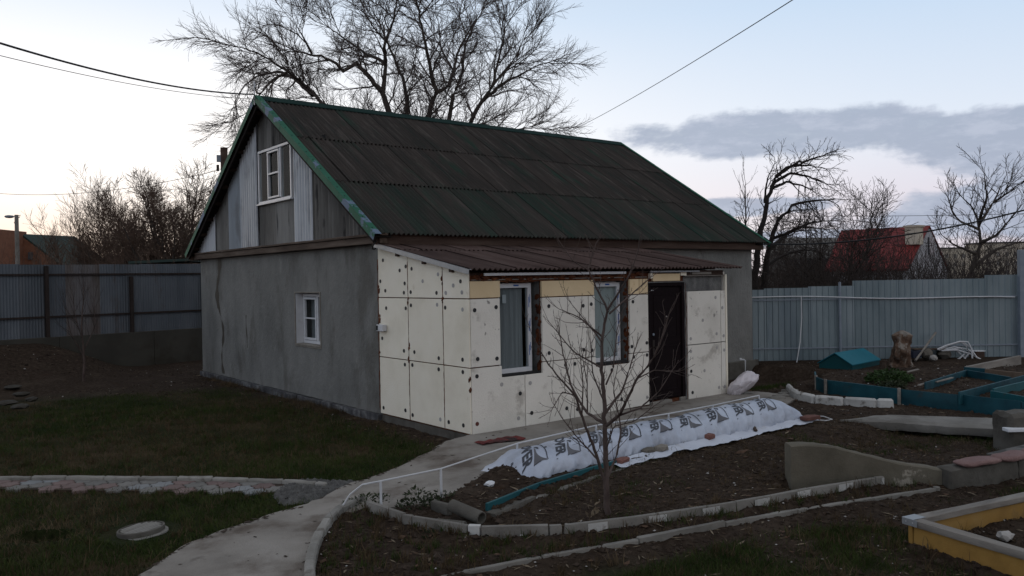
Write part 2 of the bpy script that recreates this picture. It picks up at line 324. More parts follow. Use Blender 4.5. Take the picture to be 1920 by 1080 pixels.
def tag(o, label, cat, group=None):
    o['label'] = label; o['category'] = cat
    if group: o['group'] = group
    return o
def thing(name, label, cat, loc, group=None):
    o = bpy.data.objects.new(name, None); COL.objects.link(o); o.location = loc
    o.empty_display_size = .2
    return tag(o, label, cat, group)
def solo(name, mb, m, label, cat, group=None, **k):
    V = np.array(mb.v); org = (*(V[:, :2].min(0)+V[:, :2].max(0))/2, V[:, 2].min())
    o = link(name, mesh(name, mb, m, org, **k)); o.location = org
    return tag(o, label, cat, group)
def struct(name, mb, m, kind='structure', **k):
    o = link(name, mesh(name, mb, m, **k)); o['kind'] = kind; return o
def piece(name, me, loc, parent):                # shares mesh data; loc in world
    o = link(name, me, parent); o.location = np.array(loc, float)-wloc(parent); return o

# ------------------------------------------------------------------ terrain
def vnoise(x, y, s, seed):
    r = np.random.RandomState(seed).rand(64, 64)
    x = np.asarray(x)*s; y = np.asarray(y)*s
    i = np.floor(x).astype(int); j = np.floor(y).astype(int); u = x-i; v = y-j
    u = u*u*(3-2*u); v = v*v*(3-2*v)
    g = lambda a, b: r[a % 64, b % 64]
    return (g(i, j)*(1-u)+g(i+1, j)*u)*(1-v)+(g(i, j+1)*(1-u)+g(i+1, j+1)*u)*v
def fbm(x, y, s, seed, o=4):
    t = 0; a = .5
    for k in range(o): t = t+a*vnoise(x, y, s*2**k, seed+k); a *= .5
    return t/(1-.5**o)
def inpoly(x, y, poly):
    x = np.asarray(x, float); y = np.asarray(y, float); c = np.zeros(x.shape, bool); n = len(poly)
    for i in range(n):
        (x1, y1), (x2, y2) = poly[i], poly[(i+1) % n]
        if y1 == y2: continue
        k = ((y1 > y) != (y2 > y)) & (x < (x2-x1)*(y-y1)/(y2-y1)+x1); c ^= k
    return c
def pdist(x, y, line):
    d = np.full(np.shape(x), 1e9)
    for (x1, y1), (x2, y2) in zip(line, line[1:]):
        L = (x2-x1)**2+(y2-y1)**2; t = np.clip(((x-x1)*(x2-x1)+(y-y1)*(y2-y1))/L, 0, 1)
        d = np.minimum(d, np.hypot(x-x1-t*(x2-x1), y-y1-t*(y2-y1)))
    return d
def ss(a, b, x):
    t = np.clip((x-a)/(b-a), 0, 1); return t*t*(3-2*t)

PATH_L = [(-7.9, -7.2), (-6.6, -4.9), (-5.1, -2.54), (-4.5, -1.95), (-3.81, -1.66), (-3.2, -1.5), (-2.54, -1.13), (-1.97, -.98), (-1.07, -.51), (-.5, -.1), (.05, .015), (3, .015), (5.9, .015), (6.4, -.1), (6.55, -.4)]
PATH_R = [(-5.7, -7.6), (-4.75, -5.2), (-4.12, -3.6), (-3.78, -2.87), (-3.42, -2.33), (-3.1, -2.08), (-2.75, -2.22), (-2.2, -2.5), (-1.27, -2.17), (-.6, -1.85), (.1, -1.78), (3, -1.75), (5.3, -1.62), (6.2, -1.3), (6.55, -.8)]
PATH_Z = [-.1, -.1, -.1, -.1, -.1, -.095, -.075, -.055, -.025, -.008, 0, 0, 0, 0, 0]
PATH = PATH_L+PATH_R[::-1]
KERB_A = [(-2.88, -2.27), (-2.83, -2.9), (-2.65, -3.46), (-2.37, -3.87), (-1.9, -4.13), (-1.5, -4.27), (-.82, -4.51), (.11, -4.74), (.86, -4.87), (1.85, -5.12)]
LOW_EDGE = [(-4.6, -3.9), (-3.3, -4.18), (-2.36, -4.38), (-1.67, -4.57), (-.96, -4.69), (.08, -4.94), (.84, -5.11), (1.34, -5.3), (2.24, -5.54)]
CURVE = [(-4.31,-4.04),(-4.17,-3.74),(-3.99,-3.35),(-3.77,-2.95),(-3.55,-2.60),(-3.31,-2.28),(-3.11,-2.07),(-2.90,-1.91),(-2.74,-1.85)]
CONC_EDGE = [(-2.15, -3.34), (-1.2, -3.08), (.09, -2.86), (1.83, -2.62), (3.95, -2.60)]
BED1 = [(-2.2, -2.55), (-1.27, -2.17), (-.6, -1.85), (5.0, -1.75), (4.6, -2.55), (1.83, -2.62), (.09, -2.86), (-1.2, -3.08), (-2.15, -3.34)]
BED2 = KERB_A[3:]+[(2.5, -5.5), (4.4, -5.85), (6, -5.6), (5.5, -3.2), (4.4, -2.6), (1.83, -2.6), (.09, -2.85), (-1.2, -3.08), (-2.1, -3.33), (-2.5, -3.5)]
NOOK = [(-2.88, -2.27), (-2.2, -2.5), (-2.15, -3.34), (-2.37, -3.87), (-2.65, -3.46), (-2.83, -2.9)]
STRIP = CURVE[1:]+KERB_A+[(2.3, -5.4), (2.24, -5.54)]+LOW_EDGE[::-1][1:-1]
TEAL_F = [(8.4, -.35), (7.66, -.81), (7.27, -1.25), (7.02, -2.8), (7.03, -3.74), (6.95, -4.7), (6.9, -6.0)]
TBED = TEAL_F+[(14, -6.0), (14, -3.4), (11, -1.2), (9.5, -.3)]
YC = np.array((.2, -6.15)); YU = np.array((.978, -.21)); YV = np.array((-.21, -.978))
YBOX = [tuple(YC), tuple(YC+YU*3), tuple(YC+YU*3+YV*2), tuple(YC+YV*2)]
RGT = np.array((.784, -.62)); FWD = np.array((.62, .784))
FL0 = np.array((-4.11, 15.38)); FLD = np.array((.9776, .2106))      # left fence line
FR0 = np.array((11.11, 3.03)); FRD = np.array((.791, -.612))        # right fence line

def gz(x, y):
    x = np.asarray(x, float); y = np.asarray(y, float)
    z = -.15+.03*(fbm(x, y, .5, 3)-.5)*2+0*x
    far = np.hypot(x+1, y-2)
    # left bank that rises to the fence wall
    dl = (x-FL0[0])*(-FLD[1])+(y-FL0[1])*FLD[0]
    bank = ss(-4.2, -.3, dl)*ss(-.6, -3.4, x+.5*(fbm(x, y, .4, 9)-.5))*(dl < 3)
    z = z+bank*.9
    # right yard
    k = ss(2.5, 5.5, x)*ss(-7.5, -5.6, y+.15*x)
    z = z+k*.13
    hl = np.hypot(((x+5.52)*RGT[0]+(y+.74)*RGT[1])/.30, ((x+5.52)*FWD[0]+(y+.74)*FWD[1])/.17)
    z = z-.42*ss(1.10, .80, hl+.35*(fbm(x, y, 7, 31)-.5))+.03*ss(1.9, 1.2, hl)*ss(.9, 1.2, hl)
    s = inpoly(x, y, STRIP); z = np.where(s, -.095+.05*(fbm(x, y, 2.2, 5)-.5)+.045*ss(.22, .03, pdist(x, y, KERB_A)), z); z = z+.035*ss(.3, .03, pdist(x, y, LOW_EDGE))*(~s)*(y < -3.5)
    s = inpoly(x, y, BED2); zs = z
    z = np.where(s, -.015-.10*ss(.7, 1.05, x)*ss(-.15, -.02, (x-1.08)*-.56-(y+4.5)*.828)+.05*(fbm(x, y, 1.1, 6)-.5)-.15*ss(3.0, 4.6, x+.4*fbm(x, y, 1, 8))*ss(-3.2, -3.8, y), z)
    s = inpoly(x, y, NOOK); z = np.where(s, -.06+.05*(fbm(x, y, 3, 6)-.5), z)
    kk = ss(.015, .10, pdist(x, y, KERB_A)); z = z*kk+(np.minimum(zs, -.055))*(1-kk)
    s = inpoly(x, y, BED1)
    z = np.where(s, .0+.07*(fbm(x, y, 2.6, 7)-.45)+.10*np.exp(-((x+1.15)**2/.12+(y+2.35)**2/.06))+.03*ss(-2.2, -1.6, x), z)
    s = inpoly(x, y, TBED)
    kt = ss(.02, .14, pdist(x, y, TEAL_F)); z = np.where(s, (.17+.06*(fbm(x, y, 1.6, 12)-.5))*kt+np.minimum(z, -.02)*(1-kt), z)
    s = inpoly(x, y, YBOX); z = np.where(s, -.08+.05*(fbm(x, y, 3, 14)-.5), z)
    pd = inpoly(x, y, PATH); z = np.where(pd, np.minimum(z, -.17), z)
    clod = (fbm(x, y, 9, 21, 3)-.5)*.05+(fbm(x, y, 3, 23, 2)-.5)*.03
    soil = 1-lawn(x, y)
    z = z+np.where(pd, 0, clod*soil*(far < 12)+(1-soil)*.012*(fbm(x, y, 12, 22, 2)-.5))
    hs = (x > .2) & (x < 10.4) & (y > .1) & (y < 12); z = np.where(hs, -.3, z)
    dr = (x-FR0[0])*FRD[1]-(y-FR0[1])*FRD[0]
    return z-1.2*ss(16, 60, far)*0-np.where(far > 45, .6, 0)
def lawn(x, y):
    """1 lawn, 0 bare soil"""
    L = (x < .2+.0*y) & ~inpoly(x, y, STRIP) & ~inpoly(x, y, BED1) & ~inpoly(x, y, BED2) & ~inpoly(x, y, NOOK)
    L = L & (y > -3.5) & (np.hypot(((x+5.52)*RGT[0]+(y+.74)*RGT[1])/.30, ((x+5.52)*FWD[0]+(y+.74)*FWD[1])/.17) > 1.0)
    e = ss(9.2, 6.6, y+.55*x+2.6*(fbm(x, y, .55, 40)-.5))            # the far yard is bare earth
    e = e*ss(.0, .9, -x+.6*(fbm(x, y, 1.2, 41)-.5)-.2*(y < 2.6))      # worn strip along the house
    fr = ss(-5.15, -5.6, y+.25*x+.3*(fbm(x, y, 1.3, 42)-.5))*ss(.42, .62, fbm(x, y, .9, 43))*(x > -3.6)*~inpoly(x, y, YBOX)
    rt = ss(.9, .3, np.hypot((x-7.2)/1.5, (y-.6)/1.2))
    return np.clip(L*e+fr*.9+rt*.9, 0, 1)*1.

def axis(lo, hi, step, far):
    a = list(np.arange(lo, hi+1e-6, step)); s = step; p = lo; q = hi
    L, Rr = [], []
    while p > -far: s *= 1.22; p -= s; L.append(p)
    s = step
    while q < far: s *= 1.22; q += s; Rr.append(q)
    return np.array(L[::-1]+a+Rr)
gx = axis(-8, 8.5, .045, 700); gy = axis(-8, 4, .045, 700)
GX_, GY_ = np.meshgrid(gx, gy, indexing='ij')
gzv = gz(GX_, GY_)
me = bpy.data.meshes.new('ground')
nx, ny = GX_.shape; ii = (np.arange(nx-1)[:, None]*ny+np.arange(ny-1)[None, :]).ravel()
quad = np.stack([ii, ii+ny, ii+ny+1, ii+1], 1)
me.vertices.add(nx*ny); me.vertices.foreach_set('co', np.stack([GX_, GY_, gzv], -1).astype(np.float32).ravel())
me.loops.add(quad.size); me.loops.foreach_set('vertex_index', quad.ravel().astype(np.int32))
me.polygons.add(len(quad)); me.polygons.foreach_set('loop_start', np.arange(0, quad.size, 4, dtype=np.int32))
me.polygons.foreach_set('use_smooth', np.ones(len(quad), bool))
at = me.attributes.new('lawn', 'FLOAT', 'POINT'); at.data.foreach_set('value', lawn(GX_, GY_).astype(np.float32).ravel())
me.update(); me.validate()
def ground_mat():
    m = bpy.data.materials.new('soil and lawn'); m.use_nodes = True
    t = NT(m.node_tree); b = m.node_tree.nodes['Principled BSDF']
    p = t.n('ShaderNodeNewGeometry').outputs['Position']
    a = t.n('ShaderNodeAttribute', attribute_name='lawn').outputs['Fac']
    n1 = t.noise(p, 1.3, 7, .62); n2 = t.noise(p, 14, 6, .65); n3 = t.noise(p, .6, 5, .6)
    soil = t.ramp(n2, [(.3, (.017, .0108, .0073)), (.5, (.034, .0232, .0164)), (.72, (.064, .0465, .035))])
    soil = t.mix(t.mr(n1, .5, .7, 0, .8), soil, (.062, .045, .033))
    soil = t.mix(t.mr(t.noise(p, 2.1, 5, .6), .6, .75, 0, .5), soil, (.052, .027, .014))
    gr = t.ramp(n2, [(.3, (.009, .013, .004)), (.55, (.018, .024, .007)), (.75, (.034, .034, .013))])
    gr = t.mix(t.mr(n3, .47, .62, 0, .8), gr, (.060, .041, .023))
    c = t.mix(a, soil, gr); t.put(b.inputs['Base Color'], c)
    b.inputs['Roughness'].default_value = 1; b.inputs['Specular IOR Level'].default_value = .1
    bn = t.n('ShaderNodeBump'); bn.inputs['Strength'].default_value = .9; bn.inputs['Distance'].default_value = .03
    t.put(bn.inputs['Height'], t.noise(p, 26, 6, .7)); t.put(b.inputs['Normal'], bn.outputs[0])
    return m
me.materials.append(ground_mat())
o = link('ground', me); o['kind'] = 'structure'

# concrete path and porch apron
def dens(line, n): 
    out = []
    for i in range(len(line)-1):
        for k in range(n): out.append(tuple(np.array(line[i])*(1-k/n)+np.array(line[i+1])*k/n))
    return out+[line[-1]]
pl, pr = dens(PATH_L, 6), dens(PATH_R, 6); pz = [q[0] for q in dens([(z,) for z in PATH_Z], 6)]
P = []
for i, (a, b, z) in enumerate(zip(pl, pr, pz)):
    a = np.array(a)+(nrs.normal(0, .018, 2) if a[0] < -.6 else 0); b = np.array(b)+nrs.normal(0, .012, 2)
    P.append([(*(a*(1-t)+b*t), z+nrs.normal(0, .0025)) for t in np.linspace(0, 1, 9)])
m_path = mat('trodden concrete path', [(.155, .14, .124), (.218, .20, .178), (.27, .25, .227)], 1.3, (1, 1, 1), .93, .4, 40, wpos=True, dirt=((.075, .055, .042), .8, .50, .66, (1, 1, 1), .85), dirt2=((.055, .042, .034), 3.3, .6, .75, (1, 1, 1), .6))
struct('path', MB().grid(P, (0, 0, -.14)), m_path, ang=60)

# ------------------------------------------------------------------ kerbs and edgings
def resample(line, pieces, gap=.008):
    """cut a polyline into lengths; returns [(p, q)]"""
    L = np.array(line, float); d = np.concatenate([[0], np.cumsum(np.hypot(*np.diff(L, axis=0).T))])
    f = lambda s: np.array((np.interp(s, d, L[:, 0]), np.interp(s, d, L[:, 1])))
    out = []; s = 0; i = 0
    while s < d[-1]-.03:
        e = min(s+pieces[i % len(pieces)]*(1 if len(pieces) > 1 else rnd.uniform(.93, 1.07)), d[-1]); out.append((f(s+gap/2), f(e-gap/2))); s = e; i += 1
    return out
def edging(name, label, cat, line, pieces, w, z0, z1, mats, pn='kerb_stone', bevel=.008, rough=(2, .004), jit=.006, group=None, zf=None):
    ps = resample(line, pieces)
    c = np.mean([p for p, q in ps], axis=0)
    t = thing(name, label, cat, (c[0], c[1], z0), group)
    for i, (p, q) in enumerate(ps):
        dz = rnd.uniform(-jit, jit); a = 0 if zf is None else zf((p+q)/2)
        mb = MB().bar((*p, z0+a), (*q, z0+rnd.uniform(-jit, jit)*.5+a), w, z1-z0+dz)
        part(pn, mb, mats[i % len(mats)], t, bevel=bevel, rough=rough)
    return t
edging('path_kerb', 'curved pale kerb of worn stones along the right side of the foreground path', 'kerb', CURVE, [.40], .085, -.25, -.02, [m_conc_l], bevel=.014)
edging('lawn_kerb', 'straight grey kerb between the upper lawn and the tiled path', 'kerb', [(-6.26,2.80),(-5.54,2.18),(-4.41,1.15),(-3.56,0.31),(-2.84,-0.49),(-2.66,-0.86)], [.46], .08, -.25, -.08, [m_conc_l], bevel=.014)
ke = edging('bed_edging', 'thin concrete bed edging with white patches on its face below the fruit tree', 'bed edging', KERB_A[4:], [.95], .045, -.25, .022, [m_conc], 'edging_block', .005, (2, .003), jit=.003)
for (a, b), i in zip(resample(KERB_A[4:], [.2]), range(99)):
    if i % 3 != 1: continue
    d = (b-a)/np.linalg.norm(b-a); n = np.array((d[1], -d[0])); o_ = n*.0235; k = 7; top = [(*(a+(b-a)*q/k+o_), .012) for q in range(k+1)]; bot = [(*(a+(b-a)*q/k+o_), -.075-rnd.uniform(0, .05)) for q in range(k, -1, -1)]
    part('white_patch', MB().prism(top+bot, (*(n*.004), 0)), m_lime, ke)
edging('bed_edging', 'stained concrete bed edging curving round the weedy nook by the first rail post', 'bed edging', KERB_A[:5], [.62, .12], .05, -.25, .03, [m_conc, m_conc, m_conc, m_lime], 'edging_block', .004, (1, .003))
edging('bed_edging', 'low thin concrete edging in the foreground below the white and grey edging', 'bed edging', LOW_EDGE[1:], [.95], .05, -.25, -.075, [m_conc], 'edging_block', .006, (2, .004), jit=.01)
edging('bed_edging', 'crumbled concrete edging under the teal board and the white hem of the cover', 'bed edging', CONC_EDGE, [.7], .12, -.22, .0, [m_conc_d, m_conc], 'edging_block', .01, (2, .008), jit=.012)
edging('bed_edging', 'white kerb stones round the left tip of the teal board bed', 'bed edging', [(7.04, -.61), (6.35, -1.18), (6.06, -1.62), (6.09, -1.96), (6.26, -2.45), (6.55, -2.9)], [.5], .1, -.1, .13, [m_lime], bevel=.03)
t = thing('bed_board', 'long teal board edging the soil bed, beside the concrete pipe stubs', 'bed edging', (-1, -3, -.1))
for a, b in resample([(-2.13, -3.25), (-1.24, -2.98), (-.33, -2.84), (.28, -2.77)], [.95]):
    part('board', MB().bar((*a, -.1), (*b, -.1), .03, .175), m_teal_b, t, bevel=.004)

# tiled path: wavy interlocking pavers
tp = link('tiled_path', mesh('tiled_path', MB().prism([(-7.5, 3.6, -.2), (-7.1, 4.0, -.2), (-2.95, -.33, -.2), (-3.0, -.96, -.2)][::-1], (0, 0, .071)), m_clod)); tp['kind'] = 'structure'
RP = .14
def paver_mesh(m):
    o = []
    for k in range(6):
        a, b = [np.array((RP*math.cos(math.pi/3*q), RP*math.sin(math.pi/3*q))) for q in (k, k+1)]
        n = (a+b)/2; n /= np.linalg.norm(n)
        for j in range(4):
            s = j/4; p = a*(1-s)+b*s+n*.022*math.sin(2*math.pi*s); o.append((*p*.915, 0))
    mb = MB().prism(o, (0, 0, .045)); return mesh('paver', mb, m, bevel=.005)
pm = [paver_mesh(m) for m in PAVE]
U = np.array((.70, -.714)); V2 = np.array((.714, .70))
for i in range(-11, 18):
    for j in range(-2, 3):
        c = np.array((-5.2, 1.52))+U*(i*RP*1.5)+V2*((j+(i % 2)*.5)*RP*1.732)
        off = (c-np.array((-5.55, 2.06)))@V2
        if not -.29 < off < .20 or c[0] > -3.1 or c[0] < -7.1: continue
        q = rnd.random(); k = 1 if q < .42 else (2 if q > .86 else (3 if q > .8 else 0))
        o = piece('paver', pm[k], (c[0], c[1], -.166+rnd.uniform(0, .004)), tp)
        o.rotation_euler = (rnd.uniform(-.012, .012), rnd.uniform(-.012, .012), math.atan2(U[1], U[0]))

# manhole, with a slight tilt
t = thing('manhole_cover', 'round pale manhole with a ribbed lid, on the lawn beside the concrete path', 'manhole', (-4.75, -1.2, -.16))
def tilt(mb):
    V = np.array(mb.v); c = np.array((-4.75, -1.2, -.05)); q = V-c
    r = q[:, :2]@RGT; q[:, 2] += r*.07; mb.v = [tuple(a) for a in q+c]; return mb
part('ring', tilt(MB().lathe((-4.75, -1.2, 0), [(.25, -.25), (.245, -.15), (.228, -.143), (.205, -.14)], 40)), m_conc_l, t, bevel=0)
part('lid', tilt(MB().lathe((-4.75, -1.2, 0), [(.205, -.17), (.215, -.115), (.212, -.096), (.195, -.093), (.19, -.113), (.0, -.113)], 40)), m_conc_d, t)
part('groove_bed', tilt(MB().lathe((-4.75, -1.2, 0), [(.186, -.118), (.186, -.108), (0, -.108)], 32)), m_clod, t)
for i in range(-5, 6):
    h = math.sqrt(max(.0, .18**2-(i*.048)**2))
    if h < .04: continue
    d = (RGT*.45+FWD*.89); d /= np.linalg.norm(d); e = np.array((d[1], -d[0])); c = np.array((-4.75, -1.2))+e*i*.048
    part('rib', tilt(MB().bar((*(c-d*h), -.115), (*(c+d*h), -.115), .034, .02)), m_conc_l, t, bevel=.004)

# gravel between tiled path and concrete path
GP = [(-3.1, -.55), (-2.75, -.35), (-2.3, -.8), (-2.25, -1.0), (-2.9, -1.38), (-3.35, -1.28), (-3.3, -.9)]
def scatter_poly(poly, n, rg=nrs):
    p = np.array(poly); lo, hi = p.min(0), p.max(0); out = np.zeros((0, 2))
    while len(out) < n:
        q = lo+rg.rand(n*2, 2)*(hi-lo); out = np.concatenate([out, q[inpoly(q[:, 0], q[:, 1], poly)]])
    return out[:n]
def flakes(pts, size, m, name, flat=.5, zoff=0., sides=4, seed=5, stretch=1.):
    """many small lumps as one object: squashed irregular octahedra"""
    rg = np.random.RandomState(seed); n = len(pts); z = gz(pts[:, 0], pts[:, 1])+zoff
    s = size*np.exp(rg.normal(0, .45, n))
    base = np.array([(1, 0, 0), (0, 1, 0), (-1, 0, 0), (0, -1, 0), (0, 0, 1), (0, 0, -1)], float)
    V = base[None]*(1+rg.uniform(-.35, .35, (n, 6, 1))); V[:, :, 2] *= flat; V[:, :, 0] *= stretch
    a = rg.rand(n)*6.283; ca, sa = np.cos(a)[:, None], np.sin(a)[:, None]
    X = V[:, :, 0]*ca-V[:, :, 1]*sa; Y = V[:, :, 0]*sa+V[:, :, 1]*ca
    tz = rg.normal(0, .3, (n, 1)); Z = V[:, :, 2]+X*tz*.5
    co = np.stack([pts[:, :1]+X*s[:, None], pts[:, 1:2]+Y*s[:, None], z[:, None]+Z*s[:, None]], -1)
    F = np.array([(0, 1, 4), (1, 2, 4), (2, 3, 4), (3, 0, 4), (1, 0, 5), (2, 1, 5), (3, 2, 5), (0, 3, 5)])
    idx = (np.arange(n)[:, None, None]*6+F[None]).reshape(-1, 3)
    return fast(name, co.reshape(-1, 3), idx, m)
def fast(name, V, F, m, smooth=False):
    me = bpy.data.meshes.new(name); k = F.shape[1]
    me.vertices.add(len(V)); me.vertices.foreach_set('co', V.astype(np.float32).ravel())
    me.loops.add(F.size); me.loops.foreach_set('vertex_index', F.astype(np.int32).ravel())
    me.polygons.add(len(F)); me.polygons.foreach_set('loop_start', np.arange(0, F.size, k, dtype=np.int32))
    me.polygons.foreach_set('use_smooth', np.full(len(F), smooth))
    me.update(); me.validate(); me.materials.append(m)
    return me
o = link('gravel', flakes(scatter_poly(GP, 2600), .016, m_peb, 'gravel', .7, .012)); o['kind'] = 'stuff'

# ------------------------------------------------------------------ rail along the path
t = thing('path_rail', 'low white pipe rail on short posts between the concrete path and the covered bed', 'rail', (0, -1.9, 0))
RAIL = [(-3.05, -2.02, -.06), (-2.98, -2.08, .08), (-2.9, -2.2, .19), (-2.78, -2.36, .235), (-2.12, -2.45, .27), (-.74, -2.0, .275), (.76, -1.8, .275), (2.17, -1.83, .27), (3.21, -1.8, .27), (4.56, -1.68, .27)]
part('rail_pipe', MB().tube(RAIL, .009, 8), m_whitep, t)
for x, y, z in RAIL[3:]:
    part('post', MB().tube([(x, y, -.12), (x, y, z-.003)], .0135, 8), m_whitep, t)
MBP = MB
# ------------------------------------------------------------------ covered bed: white film tunnel with print
X0, X1 = -1.22, 4.42
def film(x, b, off=0.):
    """point on the film; b = distance down the near slope from the ridge (negative on the back)"""
    x = np.asarray(x, float); b = np.asarray(b, float)
    e = np.clip((x-X0)/.35, 0, 1)**.5*np.clip((X1-x)/.42, 0, 1)**.5
    h = (.27+.075*(x-X0)/(X1-X0)+.012*np.sin(x*2.3)+.008*np.sin(x*5.1+1))*e
    L = .56; th = np.clip(b/L, -1, 1)*math.pi/2
    hw = .38-.03*np.sin(x*1.7)
    yc = -2.27+.03*np.sin(x*.9)-.05*(1-e)
    s, c = np.sin(th), np.cos(th)
    w = np.abs(s)**1.5
    fold = .016*np.sin(x*19+3*np.sin(x*3.1)+b*4)*w+.010*np.sin(x*41+b*7+2*np.sin(x*5))*w**2+.007*np.sin(x*7.3+b*16)+.03*(fbm(x*1.0+5, b*2+9, 3.0, 71, 3)-.5)+.03*(.35-np.abs(fbm(x*1.6+b*1.1+3, b*.9+x*.3+4, 3.2, 73, 3)-.5)*2)*(.35+w)
    rr = 1+fold/.35
    y = yc-hw*s*rr-off*s
    z = .0+h*np.maximum(c, 0)**.85*rr+off*np.maximum(c, .2)+.0
    z = z+.035*ss(.75, 1., np.abs(s))*(.5+.5*np.sin(x*11+2*np.sin(x*2)))*0
    return np.stack([x, y, z], -1)
xs = np.linspace(X0+.004, X1-.004, 420); bs = np.linspace(-.56, .56, 64)
XX, BB = np.meshgrid(xs, bs, indexing='ij')
tf = thing('bed_cover', 'long white film tunnel over the bed, with repeated black lettering', 'bed cover', (1.6, -2.3, 0))
part('film', MB().grid(film(XX, BB)), m_film, tf, ang=180)
def press(mb2d, x0, off):
    """lay a flat print (a = along the bed, b = down the slope) on the film"""
    A = np.array(mb2d.v); P = film(x0+A[:, 0]-.9*A[:, 1], A[:, 1], off); mb2d.v = [tuple(p) for p in P]; return mb2d
def subdiv(mb, L=.03):
    me = mesh('tmp', mb, m_black, fixn=False); bm = bmesh.new(); bm.from_mesh(me); bpy.data.meshes.remove(me)
    bmesh.ops.triangulate(bm, faces=bm.faces)
    for _ in range(3):
        es = [e for e in bm.edges if e.calc_length() > L]
        if es: bmesh.ops.subdivide_edges(bm, edges=es, cuts=1)
    bmesh.ops.triangulate(bm, faces=bm.faces)
    r = MB().add([v.co for v in bm.verts], [tuple(v.index for v in f.verts) for f in bm.faces]); bm.free(); return r
def text2d(s, size, bold=.012, shear=0.):
    cu = bpy.data.curves.new('t', 'FONT'); cu.body = s; cu.size = size; cu.offset = bold; cu.resolution_u = 2; cu.shear = shear
    ob = bpy.data.objects.new('t', cu); COL.objects.link(ob)
    dg = bpy.context.evaluated_depsgraph_get(); me = bpy.data.meshes.new_from_object(ob.evaluated_get(dg))
    r = MB().add([v.co for v in me.vertices], [tuple(p.vertices) for p in me.polygons])
    bpy.data.objects.remove(ob); bpy.data.curves.remove(cu); bpy.data.meshes.remove(me); return r
tx = text2d('ISOVER', .215, .008)
V = np.array(tx.v); lo, hi = V.min(0), V.max(0)
# letters run down the slope, their tops towards the right
tx.v = [((v[1]-lo[1])/(hi[1]-lo[1])*.165, -.27+(v[0]-lo[0])/(hi[0]-lo[0])*.55, 0) for v in V]
tx = subdiv(tx)
rg_ = text2d('R', .03, .001); rg_.v = [(.02+v[1], .315+v[0], 0) for v in rg_.v]
wing = []
for k in range(9): s = k/8; wing.append((.21+.20*s**1.6, .06+.235*s**.55, 0))
wing = [(.19, .30, 0), (.19, .06, 0)]+wing+[(.41, .305, 0)]
gw = subdiv(MB().add(wing, [tuple(range(len(wing)))]), .05)
def ribbon(pts, w):
    a = np.array(pts); d = np.gradient(a, axis=0); d /= np.linalg.norm(d, axis=1)[:, None]; n = np.stack([-d[:, 1], d[:, 0]], 1)
    vs = [(*p, 0) for p in a+n*w/2]+[(*p, 0) for p in a-n*w/2]; k = len(a)
    return MB().add(vs, [(i, i+1, k+i+1, k+i) for i in range(k-1)])
arc = ribbon([(.24+.17*math.sin(s*1.25), -.16+.44*s**1.1) for s in np.linspace(0, 1, 14)], .016)
tip = ribbon([(.195, .02), (.23, .03), (.25, .05), (.24, .075)], .03)
base = ribbon([(.19, .305), (.3, .30), (.42, .285)], .014)
sm = text2d('&', .07, .002); sm.v = [(-.17+v[1]*.8, .03+v[0], 0) for v in sm.v]
for x in (-.98, -.45, .10, .66, 1.24, 1.82, 2.39, 2.97, 3.52):
    for q, nm in ((tx, 'lettering'), (arc, 'emblem_outline'), (tip, 'emblem_tip'), (base, 'emblem_base'), (sm, 'print_mark'), (rg_, 'print_mark')):
        c = MB(); c.v = list(q.v); c.f = list(q.f); part(nm, press(c, x+.06, .004), m_ink, tf, ang=180, fixn=False)
    c = MB(); c.v = list(gw.v); c.f = list(gw.f); part('emblem', press(c, x+.06, .0035), m_greyp, tf, ang=180, fixn=False)
hx = np.linspace(.05, 4.45, 150); hv = np.linspace(0, 1, 9)
HX, HV = np.meshgrid(hx, hv, indexing='ij')
hem_w = .07+.16*fbm(HX, HX*0, 1.3, 77)+.03*fbm(HX, HX*0, 6, 78)
hy = -2.64-.12*ss(1.2, -.2, HX)-HV*hem_w
hz = .035+.05*(fbm(HX, HV, 3.1, 75)-.5)*HV+.03*(fbm(HX+3, HV, 8, 76)-.5)*HV+.03*(1-HV)**2-.02*HV**3
part('hem', MB().grid(np.stack([HX, hy, hz], -1)), m_hem, tf, ang=180)

def rock(name, label, cat, p, r, m, group=None, sub=2, amp=.16):
    return solo(name, MB().blob(p, r, sub, amp), m, label, cat, group, ang=28)
def brick(label, p, q, w, h, m, cat='brick', roll=0.):
    return solo('brick', MB().bar(p, q, w, h), m, label, cat, None, bevel=.012, rough=(1, .006))
brick('broken red brick on the white hem just right of the young tree trunk', (.12, -2.82, .03), (.30, -2.79, .035), .10, .06, m_brick)
rock('stone', 'pale square stone on the white hem between the two small red bricks', 'stone', (1.02, -2.70, .075), (.12, .075, .055), m_stone, None, 1, .12)
rock('stone', 'dark lump of rubble beside the pale stone on the hem', 'stone', (.82, -2.66, .06), (.13, .06, .045), m_stone_d)
brick('small rounded red brick halfway along the white hem', (1.95, -2.66, .05), (2.1, -2.65, .05), .11, .06, m_brick)
brick('long red brick weighing down the right end of the white hem', (4.12, -2.74, .04), (4.42, -2.80, .045), .13, .065, m_brick)
brick('thin dark slat lying across the hem near its right end', (2.95, -2.74, .03), (3.1, -2.60, .06), .05, .03, m_wood_d, 'slat')
solo('cord', MB().tube([(4.4, -2.75, .05), (4.5, -2.72, .07), (4.6, -2.8, .06), (4.66, -2.9, .02), (4.55, -2.86, .01), (4.48, -2.8, .02)], .008, 6), m_whitep, 'loose white cord at the right end of the cover', 'cord')
solo('paper_scrap', MB().blob((-1.62, -2.62, .06), (.065, .05, .03), 2, .25), m_paper, 'crumpled white scrap on the dark soil left of the film tunnel', 'litter', ang=20)

